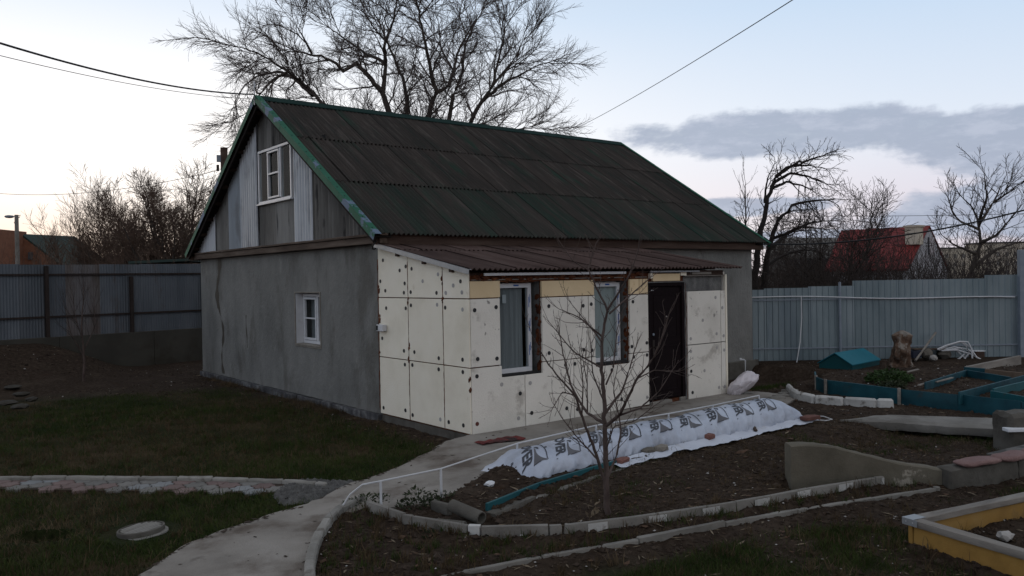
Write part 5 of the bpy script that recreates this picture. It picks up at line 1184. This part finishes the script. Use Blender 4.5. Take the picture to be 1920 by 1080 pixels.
tree('sapling', 'thin bare sapling on the dark earth before the bluish fence', [([sp_, (-2.76, 11.95, .55), (-2.8, 11.97, 1.2), (-2.72, 12.0, 2.3)], .035, .006), ([(-2.78, 11.95, .6), (-3.05, 11.8, 1.1), (-3.2, 11.8, 1.9)], .015, .004), ([(-2.78, 11.95, .65), (-2.5, 12.1, 1.2), (-2.45, 12.2, 1.9)], .015, .004), ([(-2.78, 11.95, .9), (-2.9, 12.1, 1.5), (-2.95, 12.1, 2.1)], .012, .004)],
     [(.12, .3, .8, .5, .08, .12, .006, .002, 4, .2, 0), (.16, .1, .3, .5, .1, .1, .003, .0015, 3, .2, 0)], 21, m_bark_f, m_twig)

# trees beyond the left fence, against the glow
def fan(base, h, spread, n, r, rg, lean=(0, 0), wob=.25):
    """n main limbs rising from a short trunk"""
    b = arr(base); out = [([b, b+(0, 0, h*.12), b+(lean[0]*.1, lean[1]*.1, h*.22)], r, r*.8)]
    for i in range(n):
        a = 2*math.pi*(i+rg.rand()*.6)/n; e = rg.uniform(.25, 1); tip = b+np.array((math.cos(a)*spread*e+lean[0], math.sin(a)*spread*e+lean[1], h*rg.uniform(.72, 1.0)*(1.08-.33*e)))
        s = b+(0, 0, h*rg.uniform(.1, .25)); mid = s*.5+tip*.5+np.array((math.cos(a), math.sin(a), -.3))*spread*.14+rg.normal(0, wob, 3)*.5
        out.append(([s, s*.7+mid*.3, mid, mid*.4+tip*.6+rg.normal(0, wob, 3)*.4, tip], r*.5, .012))
    return out
rg = np.random.RandomState(4)
FINE = [(.20, .7, 1.5, .85, .15, .07, .030, .010, 5, .10, .06), (.14, .4, .9, .8, .16, .05, .013, .008, 4, .08, .05), (.13, .25, .55, .75, .16, .04, .009, .006, 3, .1, .05)]
b = (4.04,27.81,3.00); tree('round_tree', 'dense round bare tree beyond the fence beside the left roof edge', fan((b[0], b[1], .2), 6.8, 2.9, 15, .26, rg), FINE, 31, m_bark, m_twig_w, 'bare trees beyond the bluish fence')
b = (3.04,36.26,3.19); tree('branchy_tree', 'sparser many-stemmed bare tree beyond the fence right of the brick house', fan((b[0], b[1], .2), 5.9, 2.9, 11, .16, rg)+[([(b[0], b[1], .5), (b[0]-.3, b[1], 4.5), (b[0]-.6, b[1], 6.6)], .04, .008)], [(.24, .8, 1.8, .65, .12, .09, .026, .009, 5, .15, .03), (.18, .45, 1.0, .7, .14, .07, .012, .007, 4, .1, .03), (.17, .3, .6, .7, .14, .05, .008, .005, 3, .1, .03)], 32, m_bark, m_twig_w, 'bare trees beyond the bluish fence')
b = (2.67,41.65,3.16); tree('branchy_tree', 'low bare tree behind the brick house roof end, left of the many-stemmed one', fan((b[0], b[1], .2), 4.6, 2.4, 8, .12, rg), [(.28, .8, 1.6, .65, .12, .09, .022, .009, 5, .15, .03), (.22, .45, .9, .7, .14, .07, .011, .007, 4, .1, .03), (.22, .3, .6, .7, .14, .05, .008, .005, 3, .1, .03)], 33, m_bark, m_twig_w, 'bare trees beyond the bluish fence')
b = (3.47,32.08,2.97); tree('branchy_tree', 'low bushy bare tree between the many-stemmed tree and the dense round tree', fan((b[0], b[1], .2), 4.0, 2.2, 9, .12, rg), FINE, 34, m_bark, m_twig_w, 'bare trees beyond the bluish fence')

# trees beyond the zinc fence
lt = [([(12.48,3.99,0.38)]+[(12.51,3.99,1.78),(12.68,3.88,3.32),(12.88,3.74,4.29),(13.07,3.60,4.93),(13.32,3.41,5.23),(13.60,3.19,5.30),(13.78,3.04,5.41),(14.07,2.82,5.48)], .13, .018),
 ([(12.85,3.96,0.36)]+[(12.88,3.95,1.77),(13.01,3.75,3.23),(13.11,3.55,3.75),(13.18,3.24,4.04),(13.41,2.94,4.20),(13.70,2.45,4.22)], .13, .02),
 ([(13.07,3.60,4.93),(13.69,3.50,5.27),(14.22,3.33,5.30),(14.73,3.19,5.26)], .05, .012), ([(13.03,3.63,4.79),(13.11,3.18,4.99),(13.24,2.83,4.90),(13.53,2.34,4.63)], .05, .012), ([(12.96,3.68,4.60),(13.57,3.58,4.82),(14.11,3.41,4.73),(14.44,3.27,4.55)], .05, .012),
 ([(12.81,3.80,4.21),(12.84,3.78,4.66),(12.90,3.73,4.96),(13.04,3.63,5.28)], .035, .01), ([(13.02,3.86,2.88),(13.81,3.76,3.38),(14.53,3.44,3.70),(15.28,3.23,3.76)], .07, .012), ([(13.10,3.80,3.23),(12.94,3.29,3.31),(13.11,2.91,3.51),(13.34,2.34,3.41)], .05, .012), ([(12.63,3.92,2.89),(12.74,4.35,3.51),(12.91,4.61,3.99)], .05, .01), ([(12.96,3.91,2.45),(13.58,3.80,2.74),(14.18,3.59,2.92),(14.72,3.41,2.89)], .05, .012)]
tree('leaning_tree', 'dark bare tree leaning to the right just beyond the house corner', lt, [(.2, .3, .7, .8, .18, .0, .022, .008, 5, .2, .12), (.16, .2, .5, .8, .2, .03, .009, .005, 4, .15, .06), (.18, .1, .25, .8, .2, .03, .006, .004, 3, .2, .05)], 41, mat('dark wet bark', [(.014, .011, .010), (.026, .021, .019)], 9, bump=.5, rough=.9), m_twig)
rg = np.random.RandomState(8)
b = (18.29,5.02,0.85); tree('bushy_tree', 'bushy bare tree in front of the red roofed house', fan((b[0], b[1], .2), 4.5, 2.3, 13, .12, rg), [(.24, .6, 1.2, .8, .16, .04, .02, .008, 5, .15, .08), (.2, .4, .8, .8, .16, .04, .010, .006, 4, .1, .05), (.2, .2, .45, .8, .16, .03, .007, .005, 3, .1, .05)], 42, m_bark, m_twig)
rt_ = [([(19.14,1.16,0.75)]+[(19.20,1.13,1.88),(19.23,1.11,2.08),(19.51,0.90,3.01),(19.49,0.93,3.68),(19.34,1.04,4.12),(19.14,1.21,4.41)], .095, .015), ([(19.50,0.92,3.63),(20.27,0.82,4.30),(20.56,0.73,4.77),(20.82,0.66,5.13)], .05, .008), ([(19.51,0.90,3.07),(19.37,0.37,3.28),(19.41,0.09,3.66),(19.39,-0.27,4.10)], .055, .008), ([(19.49,0.92,3.47),(19.68,1.54,3.76),(19.70,1.78,4.06),(19.83,1.94,4.51)], .045, .008), ([(19.40,0.98,2.75),(18.38,1.15,2.99),(17.77,1.26,3.30)], .05, .01), ([(19.27,1.08,2.28),(20.39,0.84,2.84),(21.24,0.55,3.08),(21.92,0.27,3.16)], .07, .01), ([(20.27,0.82,4.30),(20.20,0.38,4.55),(20.15,0.04,4.79)], .04, .008), ([(19.50,0.92,3.72),(19.04,0.52,4.38),(18.67,0.44,5.05)], .05, .01)]
tree('spreading_tree', 'slender bare tree standing right of the red roofed house', rt_, [(.2, .3, .75, .8, .12, .05, .018, .007, 5, .15, .02), (.18, .25, .55, .8, .14, .06, .009, .006, 4, .1, 0), (.22, .15, .35, .75, .14, .06, .006, .004, 3, .2, 0)], 43, m_bark, m_twig)
b = (28.72,15.90,1.40); tree('birch_tree', 'thin pale bare tree showing above the right end of the house roof', [([(b[0], b[1], 0), (b[0]+.1, b[1], 3), (b[0]+.15, b[1], 7.0)], .1, .012)], [(.35, .8, 1.9, .6, .1, .12, .02, .008, 5, .3, 0), (.35, .3, .7, .6, .12, .1, .008, .005, 3, .2, 0)], 44, m_bark, m_twig)
# undergrowth beyond the zinc fence: one tangled mass
rg = np.random.RandomState(12); lines = []
for i in range(2600):
    s = rg.uniform(-1.5, 22); o_ = rg.uniform(1.2, 9); p = fline(FR0, FRD, s*.8+o_*.55, o_); p = np.array((*p, 0.)); h = rg.uniform(1.6, 3.3)*(1-.13*(o_ < 3))
    if rg.rand() < .3: h *= .8
    lines.append((grow(rg, p, np.array((rg.normal(0, .25), rg.normal(0, .25), 1)), h, 6, .13, .06), .016, .005))
lv = ramify(rg, lines, [(.34, .35, .9, .8, .15, .05, .007, .004, 4, .3, .05)])
V, F = tubes_fast(lines+lv[0], 3); o = link('thicket', fast('thicket', V, F, m_twig)); o['kind'] = 'stuff'
rg = np.random.RandomState(13); lines = []
for i in range(420):
    s = rg.uniform(-2, 7); p = fline(FL0, FLD, s, rg.uniform(2, 14)); lines.append((grow(rg, np.array((*p, .3)), np.array((rg.normal(0, .2), rg.normal(0, .2), 1)), rg.uniform(1.8, 3.0), 6, .12, .05), .014, .005))
lv = ramify(rg, lines, [(.4, .3, .8, .8, .15, .05, .007, .004, 4, .3, .05)])
V, F = tubes_fast(lines+lv[0], 3); o = link('thicket', fast('thicket', V, F, m_twig_w)); o['kind'] = 'stuff'

# ------------------------------------------------------------------ neighbours' houses
t = thing('brick_house', 'orange brick house with a dark green roof beyond the bluish fence', 'house', (2.72,59.43,1.34))
A, B, Cc, Dd = [arr(q) for q in ((0.00,61.63,4.15), (4.13,58.36,3.98), (2.20,59.92,5.95), (6.02,62.00,6.13))]
v = Dd-Cc; v[2] = 0; z0_ = -.2; ap = Cc.copy()
part('wall', MB().prism([(A[0], A[1], z0_), (B[0], B[1], z0_), tuple(B), tuple(ap), tuple(A)], v), m_brickwall, t)
dn = np.array((0, 0, .12)); ex = (B-ap)*.18
part('roof', MB().prism([ap+(0, 0, .06), B+ex+(0, 0, .06), B+ex+dn+(0, 0, .06), ap+dn+(0, 0, .06)], v*1.02), m_groof, t)
ex2 = (A-ap)*.18; part('roof', MB().prism([ap+(0, 0, .06), A+ex2+(0, 0, .06), A+ex2+dn+(0, 0, .06), ap+dn+(0, 0, .06)], v*1.02), m_groof, t)
w_ = part('window', MB().bar((2.55,59.49,4.21), (2.79,59.29,4.20), .1, .55), m_win_far, t)
for q in ((3, 452), (14, 450)): pass
part('aerial', MB().tube([(1.82,59.95,5.59), (1.84,59.95,6.37)], .03, 4).tube([(1.71,60.05,6.06), (1.96,59.86,6.06)], .02, 4), m_fpost, t)
solo('annexe', MB().bar((-0.58,59.49,1.43), (0.97,58.27,1.40), 5, 4.9, up=(0, 0, 1)), m_brickwall, 'flat orange wall of a second brick building cut by the left edge', 'building')
y0_ = arr((4.86,44.99,1.41)); g0 = [arr(q) for q in ((4.60,45.23,3.64), (5.27,44.70,3.63), (4.91,44.98,3.93))]
t = thing('shed', 'little ochre gabled shed peeping over the bluish fence', 'shed', tuple(y0_))
part('wall', MB().prism([(*g0[0][:2], 0), (*g0[1][:2], 0), g0[1], g0[2], g0[0]], (1.5, 2.5, 0)), m_ochre, t)
for s in (0, 1): part('roof', MB().prism([g0[2]+(0, 0, .03), g0[s]*1.25-g0[2]*.25+(0, 0, .03), g0[s]*1.25-g0[2]*.25+(0, 0, .1), g0[2]+(0, 0, .1)], (1.5, 2.5, 0)), m_groof, t)
t = thing('shed', 'long low dark roofed shed behind the fence near the house corner', 'shed', (3.32,25.80,1.63))
a, b = (2.11,25.49,1.67), (3.96,24.02,1.63); part('wall', MB().bar((a[0], a[1], 0), (b[0], b[1], 0), 2.5, 3.05), m_wood_d, t)
part('roof', MB().bar((a[0], a[1], 3.05), (b[0], b[1], 3.12), 3.1, .1), m_groof, t)
t = thing('utility_pole', 'grey concrete street pole with a lamp arm beyond the fence by the brick house', 'street pole', (-0.30,42.70,1.58))
a = (-0.23,42.71,6.21); part('pole', MB().tube([(a[0], a[1], -.2), a], [.14, .10], 10), m_conc, t)
part('lamp_arm', MB().tube([(a[0], a[1], a[2]-.12), (a[0]-.2, a[1]+.1, a[2]-.05)], .03, 6), m_fpost_g, t)
part('lamp_head', MB().blob((a[0]-.33, a[1]+.15, a[2]-.1), (.24, .14, .09), 2, .02), m_fpost_g, t)
for dz, dx in ((-.15, .14), (-.05, .18), (-.45, -.12)): part('insulator', MB().tube([(a[0], a[1], a[2]+dz), (a[0]+dx, a[1], a[2]+dz), (a[0]+dx, a[1], a[2]+dz+.1)], .025, 5), m_fpost, t)
t = thing('utility_pole', 'dark wooden pole top with an insulator rising behind the left roof slope', 'pole', (1.29,14.02,1.79))
a = (1.38,14.01,6.15); part('pole', MB().tube([(a[0], a[1], -.3), a], [.12, .10], 10), m_wood_x, t)
part('bracket', MB().bar((a[0]-.2, a[1]+.05, a[2]-.42), (a[0]-.08, a[1]+.02, a[2]-.42), .05, .2), m_fpost_g, t); part('insulator', MB().tube([(a[0]-.17, a[1]+.05, a[2]-.5), (a[0]-.17, a[1]+.05, a[2]-.68)], .04, 8), m_fpost, t)

t = thing('red_roof_house', 'pale house with a steep red roof and white chimney beyond the zinc fence', 'house', (37.78,12.54,0.75))
E1, E2, R1, R2 = [arr(q) for q in ((34.24,14.74,2.38), (36.87,11.38,2.36), (38.11,15.92,4.72), (41.19,12.21,4.86))]
back = 2*(R1+R2)/2-(E1+E2)/2; bk1 = 2*R1-E1; bk2 = 2*R2-E2; bk1[2] = E1[2]; bk2[2] = E2[2]
def panel(a, b, c, d, nm, m, th=.12, k=1):
    n = np.cross(b-a, d-a); n /= np.linalg.norm(n); return part(nm, MB().prism([a, b, c, d], -n*th), m, t)
seam = 10
for k in range(seam):
    f, g = k/seam, (k+1)/seam-.004
    panel(E1*(1-f)+E2*f+(0, 0, .02*(k % 2)), E1*(1-g)+E2*g+(0, 0, .02*(k % 2)), R1*(1-g)+R2*g+(0, 0, .02*(k % 2)), R1*(1-f)+R2*f+(0, 0, .02*(k % 2)), 'roof', m_redroof)
panel(R1, R2, bk2, bk1, 'roof', m_redroof)
gi = .93
part('wall', MB().prism([(*(E2*gi+bk2*(1-gi))[:2], -.2), (*(bk2*gi+E2*(1-gi))[:2], -.2), bk2*gi+E2*(1-gi)-(0, 0, .1), R2-(0, 0, .2), E2*gi+bk2*(1-gi)-(0, 0, .1)], (E1-E2)*.94), m_whitewall, t)
wp = R2*.45+(E2+bk2)*.275; ud = (bk2-E2)/np.linalg.norm(bk2-E2)
w_ = part('window', MB().bar((*(wp-ud*.55)[:2], wp[2]-.3), (*(wp+ud*.55)[:2], wp[2]-.3), .2, 1.0), m_win_far, t)
c_ = arr((39.14,12.16,4.03)); part('chimney', MB().box(c_[0]-.35, c_[0]+.35, c_[1]-.35, c_[1]+.35, c_[2]-.3, c_[2]+.68), m_cream, t, bevel=.02); part('chimney', MB().box(c_[0]-.42, c_[0]+.42, c_[1]-.42, c_[1]+.42, c_[2]+.68, c_[2]+.78), m_cream, t)
t = thing('grey_house', 'low grey house half hidden by branches right of the leaning tree', 'house', (42.60,21.48,0.53))
a, b = (41.33,22.49,0.56), (44.29,20.14,0.49); part('wall', MB().bar((a[0], a[1], -.2), (b[0], b[1], -.2), 5, 3.4), m_room, t)
part('roof', MB().prism([(*(arr(a)+(-.3, -2.2, 0))[:2], 3.2), (*(arr(a)+(1.5, 2, 0))[:2], 3.2), (*(arr(a)+(.6, -.1, 0))[:2], 4.7)], arr(b)-arr(a)+(0, 0, 0)), m_slate_d, t)
for i, (a, b, h, lab) in enumerate((((260.5,110.6,0.), (272.5,101.1,0.), 9.3, 'long cream apartment block far beyond the red roofed house'), ((251.5,92.2,0.), (261.8,84.0,0.), 10.1, 'taller cream apartment block far away at the right edge'))):
    a, b = arr(a), arr(b)
    t = thing('apartment_block', lab, 'apartment block', (a[0], a[1], 0), 'far apartment blocks'); u = (b-a)/np.linalg.norm(b-a); nn = np.array((-u[1], u[0], 0)); nn = nn if nn[:2]@FWD > 0 else -nn
    a[2] = b[2] = -.5
    part('wall', MB().prism([a, b, b+(0, 0, h+.5), a+(0, 0, h+.5)], nn*10), m_cream, t); m_win_pale = mat('haze-tinted far window', [(.20, .19, .18)], bump=0)  # distance haze is put into the window colour
    nfl = max(2, int(h/2.7)); nc = int(np.linalg.norm(b-a)/2.6)
    wm = mesh('window', MB().box(-.5, .5, -.06, .1, 0, 1.2), m_win_pale)
    for fl0 in range(nfl):
        for c in range(nc):
            p = a+u*(1.5+c*2.6)-nn*.0; o = piece('window', wm, (p[0], p[1], .9+fl0*2.7), t); o.rotation_euler.z = math.atan2(u[1], u[0])
    part('roof', MB().prism([a+(0, 0, h+.5)-u*.3-nn*.3, b+(0, 0, h+.5)+u*.3-nn*.3, b+(0, 0, h+.9)+u*.3-nn*.3, a+(0, 0, h+.9)-u*.3-nn*.3], nn*10.6), m_room, t)

# ------------------------------------------------------------------ wires
def wire(label, a, b, sag, r, m=m_cable):
    a, b = arr(a), arr(b); P = [a*(1-s)+b*s-np.array((0, 0, sag*4*s*(1-s))) for s in np.linspace(0, 1, 40)]
    return solo('wire', MB().tube(P, r, 5), m, label, 'wire', ang=180)
wire('thick black wire from the upper left to the roof gable top', (-6.75,0.67,5.11), (-.27, 7.3, 6.22), .22, .015)
wire('thin wire just below the thick black one at the upper left', (-6.76,0.67,4.90), (-.29, 7.2, 6.1), .16, .005)
wire('single wire crossing the sky from the top right down behind the roof ridge', (3.54,-3.63,6.27), (16.21,15.70,8.25), .12, .008)
wire('slack wire crossing the pale sky low at the left to the dark pole', (-4.57,29.57,6.31), (1.23,13.87,5.49), .55, .008)
wire('thick sagging cable in front of the bare trees at the right', (13.43,-3.84,3.92), (10.4, 2.42, 2.98), .35, .018)
wire('thin far wire above the red roof at the right', (41.55,3.25,5.08), (29.22,13.01,5.06), .1, .012)

# ------------------------------------------------------------------ grass, weeds, clods, litter
CAMP = np.array((-6.77, -9.57))
def view(p, margin=.06):
    q = p-CAMP; f = q@np.array((.6206, .7841)); r = q@np.array((.7841, -.6206)); return (f > 3.2) & (np.abs(r/np.maximum(f, .1)) < .63+margin)
def blades(pts, h, w, m, name, seed, lean=.5):
    rg = np.random.RandomState(seed); n = len(pts); z = gz(pts[:, 0], pts[:, 1])-.004
    a = rg.rand(n)*6.283; hh = h*np.exp(rg.normal(0, .35, n)); ww = w*rg.uniform(.6, 1.4, n); L = lean*np.abs(rg.normal(0, 1, n))*hh; b = rg.rand(n)*6.283
    d = np.stack([np.cos(a), np.sin(a), 0*a], 1)*ww[:, None]/2; o = np.stack([np.cos(b)*L, np.sin(b)*L, hh*.95], 1); p = np.concatenate([pts, z[:, None]], 1)
    mid = o*(.45, .45, .62)
    V = np.stack([p-d, p+d, p+mid-d*.7, p+mid+d*.7, p+o], 1).reshape(-1, 3); i = np.arange(n)[:, None]*5
    F = np.concatenate([i+np.array([[0, 1, 3]]), i+np.array([[0, 3, 2]]), i+np.array([[2, 3, 4]])])
    return fast(name, V, F, m)
def pts_in(x0, x1, y0, y1, n, dens, seed):
    rg = np.random.RandomState(seed); p = np.stack([rg.uniform(x0, x1, n), rg.uniform(y0, y1, n)], 1); p = p[view(p)]
    return p[rg.rand(len(p)) < dens(p[:, 0], p[:, 1])]
m_gr1 = mat('dark winter grass', [(.014, .025, .005), (.031, .046, .011), (.054, .063, .019)], 2.2, bump=0, rough=.85, wpos=True, spec=.1)
m_gr2 = mat('dry winter grass', [(.036, .024, .013), (.070, .049, .028), (.115, .085, .052)], 3, bump=0, rough=.9, wpos=True, spec=.1)
notpath = lambda x, y: ~inpoly(x, y, PATH) & ~inpoly(x, y, GP) & (pdist(x, y, CURVE) > .08)
tiles_ = lambda x, y: np.abs((x+5.52)*V2[0]+(y-2.05)*V2[1]) > .30
free = lambda x, y: notpath(x, y) & ((tiles_(x, y)) | (x > -2.8)) & (np.hypot(x+4.75, y+1.2) > .36)
def hole(x, y): return np.hypot(((x+5.52)*RGT[0]+(y+.74)*RGT[1])/.30, ((x+5.52)*FWD[0]+(y+.74)*FWD[1])/.17) > .95
def d_green(x, y): return hole(x, y)*lawn(x, y)*free(x, y)*np.clip(1.25-1.2*ss(.47, .63, fbm(x, y, .6, 60)), .15, 1)*np.clip(9/((x-CAMP[0])**2+(y-CAMP[1])**2)**.5, .35, 1)
def d_dry(x, y): return hole(x, y)*lawn(x, y)*free(x, y)*np.clip(.12+1.0*ss(.45, .63, fbm(x, y, .6, 60)), 0, 1)*np.clip(9/((x-CAMP[0])**2+(y-CAMP[1])**2)**.5, .35, 1)
p = pts_in(-8, .2, -4, 9.5, 330000, d_green, 1); o = link('grass', blades(p, .045, .006, m_gr1, 'grass', 2, .8)); o['kind'] = 'stuff'
p2 = pts_in(-8, .2, -4, 9.5, 200000, d_dry, 3); o = link('dry_grass', blades(p2, .045, .005, m_gr2, 'dry_grass', 4, 1.2)); o['kind'] = 'stuff'
fg = lambda x, y: lawn(x, y)*~inpoly(x, y, YBOX)
p = pts_in(-4, 3, -8, -5, 120000, fg, 5); o = link('grass', blades(p, .05, .005, m_gr1, 'grass', 6, .7)); o['kind'] = 'stuff'
p = pts_in(-4, 3, -8, -5, 50000, lambda x, y: .25*fg(x, y)+.03, 7); o = link('dry_grass', blades(p, .05, .004, m_gr2, 'dry_grass', 8, 1.2)); o['kind'] = 'stuff'
b2 = lambda x, y: inpoly(x, y, BED2)*(.25+.6*ss(.45, .65, fbm(x, y, 1.0, 61)))
p = pts_in(-3, 6, -6, -2, 60000, b2, 9); o = link('dry_grass', blades(p, .028, .004, m_gr2, 'dry_grass', 10, 1.5)); o['kind'] = 'stuff'
def tuft_d(x, y): return inpoly(x, y, BED2)*ss(.62, .72, fbm(x, y, 1.6, 62))*.6+.8*(inpoly(x, y, BED2))*ss(.16, .05, pdist(x, y, CONC_EDGE))*ss(.5, .65, fbm(x, y, 1.7, 63))+.9*inpoly(x, y, BED2)*ss(4.0, 4.5, x)*ss(-3.4, -4, y)*ss(.48, .6, fbm(x, y, 2, 64))
p = pts_in(-3, 6, -6, -2, 60000, tuft_d, 11); o = link('grass', blades(p, .045, .005, m_gr1, 'grass', 12, .8)); o['kind'] = 'stuff'
p = pts_in(5.2, 9.5, -1, 2.5, 60000, lambda x, y: lawn(x, y)*1., 13); o = link('grass', blades(p, .05, .007, m_gr1, 'grass', 14, .7)); o['kind'] = 'stuff'
hs_ = lambda x, y: (x < -.0)*ss(.55, .1, -x)*(y < 11)*(y > .1)*ss(.35, .6, fbm(x, y, 1.4, 65))
p = pts_in(-.8, 0, 0, 11, 26000, hs_, 15); o = link('dry_grass', blades(p, .07, .005, m_gr2, 'dry_grass', 16, 1.1)); o['kind'] = 'stuff'
# clods, straw and pale litter on bare earth
def soilp(n, seed, near=True):
    rg = np.random.RandomState(seed); p = np.stack([rg.uniform(-7, 14, n), rg.uniform(-8, 15, n)], 1); p = p[view(p)]
    d = np.hypot(*(p-CAMP).T); keep = (rg.rand(len(p)) < np.clip((8/d)**1.6, .03, 1)) & ~inpoly(p[:, 0], p[:, 1], PATH) & (lawn(p[:, 0], p[:, 1]) < .5) & ~((p[:, 0] > 0) & (p[:, 0] < 10.5) & (p[:, 1] > 0) & (p[:, 1] < 12.1)) & (tiles_(p[:, 0], p[:, 1]) | (p[:, 0] > -2.9))
    return p[keep]
o = link('soil_clods', flakes(soilp(5000, 31), .022, m_clod, 'soil_clods', .6, .004, seed=32)); o['kind'] = 'stuff'
o = link('soil_clods', flakes(soilp(130000, 21), .013, m_clod, 'soil_clods', .7, .004, seed=22)); o['kind'] = 'stuff'
o = link('straw', flakes(soilp(14000, 23), .0045, m_straw, 'straw', .5, .012, seed=24, stretch=7)); o['kind'] = 'stuff'
q = soilp(3800, 25); o = link('pale_litter', flakes(q, .009, m_litter, 'pale_litter', .5, .010, seed=26)); o['kind'] = 'stuff'
q = soilp(9000, 27); o = link('dead_leaves', flakes(q, .014, mat('dead leaves', [(.05, .026, .014), (.10, .055, .032)], 5, bump=0, rough=.9, wpos=True), 'dead_leaves', .15, .012, seed=28, stretch=1.6)); o['kind'] = 'stuff'
rg = np.random.RandomState(29); q = np.stack([rg.uniform(-7.4, 6, 700), rg.uniform(-5.5, .1, 700)], 1); q = q[inpoly(q[:, 0], q[:, 1], PATH)]
def flat_bits(pts, size, m, name):
    V0 = flakes(pts, size, m, name, .15, 0, seed=30, stretch=1.8); 
    co = np.zeros(len(V0.vertices)*3, np.float32); V0.vertices.foreach_get('co', co); co = co.reshape(-1, 3); co[:, 2] += .0
    zz = np.interp(np.repeat(pts[:, 0], 6), [-2.9, -2.5, -1, 0], [-.096, -.072, -.02, .004])-gz(np.repeat(pts[:, 0], 6), np.repeat(pts[:, 1], 6)); co[:, 2] += zz
    V0.vertices.foreach_set('co', co.ravel()); V0.update(); return V0
ed = np.array(dens(PATH_L[2:10], 40)+dens(PATH_R[2:9], 40)); ed = ed[rg.randint(0, len(ed), 900)]+np.abs(rg.normal(0, .05, (900, 1)))*(-1)**rg.randint(0, 2, (900, 1))*np.array([[.6, .8]])
ed = ed[inpoly(ed[:, 0], ed[:, 1], PATH)]
q = np.concatenate([q[:170], ed]); o = link('path_crumbs', flat_bits(q, .010, m_clod, 'path_crumbs')); o['kind'] = 'stuff'
def tufts(n, poly, h, m, name, seed):
    rg = np.random.RandomState(seed); c = scatter_poly(poly, n*3, rg); c = c[view(c)]; c = c[(~inpoly(c[:, 0], c[:, 1], PATH)) & free(c[:, 0], c[:, 1])][:n]
    p = np.repeat(c, 16, 0)+rg.normal(0, .022, (len(c)*16, 2)); return blades(p, h, .006, m, name, seed+1, .55)
LAWN = [(-7.5, 3), (-7.5, -2.5), (-5.6, -3.2), (-4.6, -2.1), (-2.8, -1.2), (-.4, .2), (-.3, 6), (-5, 8)]
o = link('grass', tufts(420, LAWN, .075, m_gr1, 'grass', 71)); o['kind'] = 'stuff'
o = link('dry_grass', tufts(420, LAWN, .075, m_gr2, 'dry_grass', 73)); o['kind'] = 'stuff'
o = link('dry_grass', tufts(130, BED2, .06, m_gr2, 'dry_grass', 75)); o['kind'] = 'stuff'
o = link('dry_grass', tufts(160, STRIP, .07, m_gr2, 'dry_grass', 77)); o['kind'] = 'stuff'
o = link('grass', tufts(120, STRIP, .06, m_gr1, 'grass', 79)); o['kind'] = 'stuff'
o = link('dry_grass', tufts(160, [(-3.4, -4.3), (1.5, -5.5), (0, -7.5), (-3.4, -6.5)], .08, m_gr2, 'dry_grass', 81)); o['kind'] = 'stuff'
ke_ = np.array(dens([(-5.52,2.34),(-4.38,1.29),(-3.52,0.44),(-2.78,-0.37)], 30))+np.array((.06, .06)); p = np.repeat(ke_, 12, 0)+nrs.normal(0, .03, (len(ke_)*12, 2)); o = link('dry_grass', blades(p, .06, .005, m_gr2, 'dry_grass', 83, .9)); o['kind'] = 'stuff'
# leafy weeds
def leafclump(name, label, cat, c, r, h, n, leaf, m, seed, upr=.5):
    rg = np.random.RandomState(seed); V, F = [], []
    for i in range(n):
        a = rg.rand()*6.283; q = r*rg.rand()**.6; z = h*rg.rand()*(1-(q/r)**2*.7); p = np.array((c[0]+q*math.cos(a), c[1]+q*math.sin(a)*.8, c[2]+z))
        d = np.array((math.cos(a)*rg.uniform(.2, 1), math.sin(a)*rg.uniform(.2, 1), upr*rg.uniform(-.2, 1.4)))+rg.normal(0, .3, 3); d /= np.linalg.norm(d); s = np.cross(d, rg.normal(0, 1, 3)); s /= np.linalg.norm(s); L = leaf*rg.uniform(.6, 1.4)
        o_ = len(V); V += [p, p+d*L*.5+s*L*.22, p+d*L, p+d*L*.5-s*L*.22]; F.append((o_, o_+1, o_+2, o_+3))
    return link2(name, label, cat, np.array(V), np.array(F), m, c)
def link2(name, label, cat, V, F, m, c):
    t = thing(name, label, cat, tuple(c)); link('leaves', fast('leaves', V-np.array(c), F, m), t); return t
g = [(-2.41,-2.46),(-2.70,-1.93),(-1.81,-3.65)]
leafclump('weed', 'dark green weed tuft in the nook behind the stained edging', 'weed', (*g[0], -.08), .22, .20, 260, .045, m_weed, 51)
leafclump('weed', 'dark bushy weed between the pipe stubs and the concrete path', 'weed', (g[0][0]+.22, g[0][1]-.08, -.06), .2, .13, 220, .04, m_weed, 52)
leafclump('weed', 'low green weeds at the corner between path kerb and stained edging', 'weed', (*g[1], -.12), .26, .12, 300, .045, m_weed, 53)
g2 = [(-3.56,-2.15),(-2.51,-3.71),(-2.31,-4.17),(-1.82,-4.22)]
leafclump('weed', 'green weed under the white striped part of the edging', 'weed', (*[(-2.65,-3.28)][0], -.12), .2, .09, 120, .05, m_weed, 54, .9)
leafclump('weed', 'small green weed at the foot of the edging left of the fruit tree', 'weed', (*[(-2.39,-3.75)][0], -.12), .2, .08, 110, .05, m_weed, 57, .9)
leafclump('green_plant', 'bright green leafy plant clump in the teal board bed', 'plant', (8.3, -1.95, .18), .48, .22, 1300, .065, m_green_leaf, 55)
leafclump('green_plant', 'yellowish small plant next to the bright green clump', 'plant', (7.6, -2.35, .18), .26, .10, 260, .07, m_weed, 56)
leafclump('dry_bush', 'dry brown bush beside the wooden box at the fence', 'plant', (16.52,-0.61,-0.09), .24, .42, 500, .09, m_straw, 58, .9)
leafclump('weed', 'dry leaf sprig at the foot of the fruit tree', 'weed', (-1.48, -4.05, -.05), .05, .2, 14, .06, m_straw, 59, 1.2)
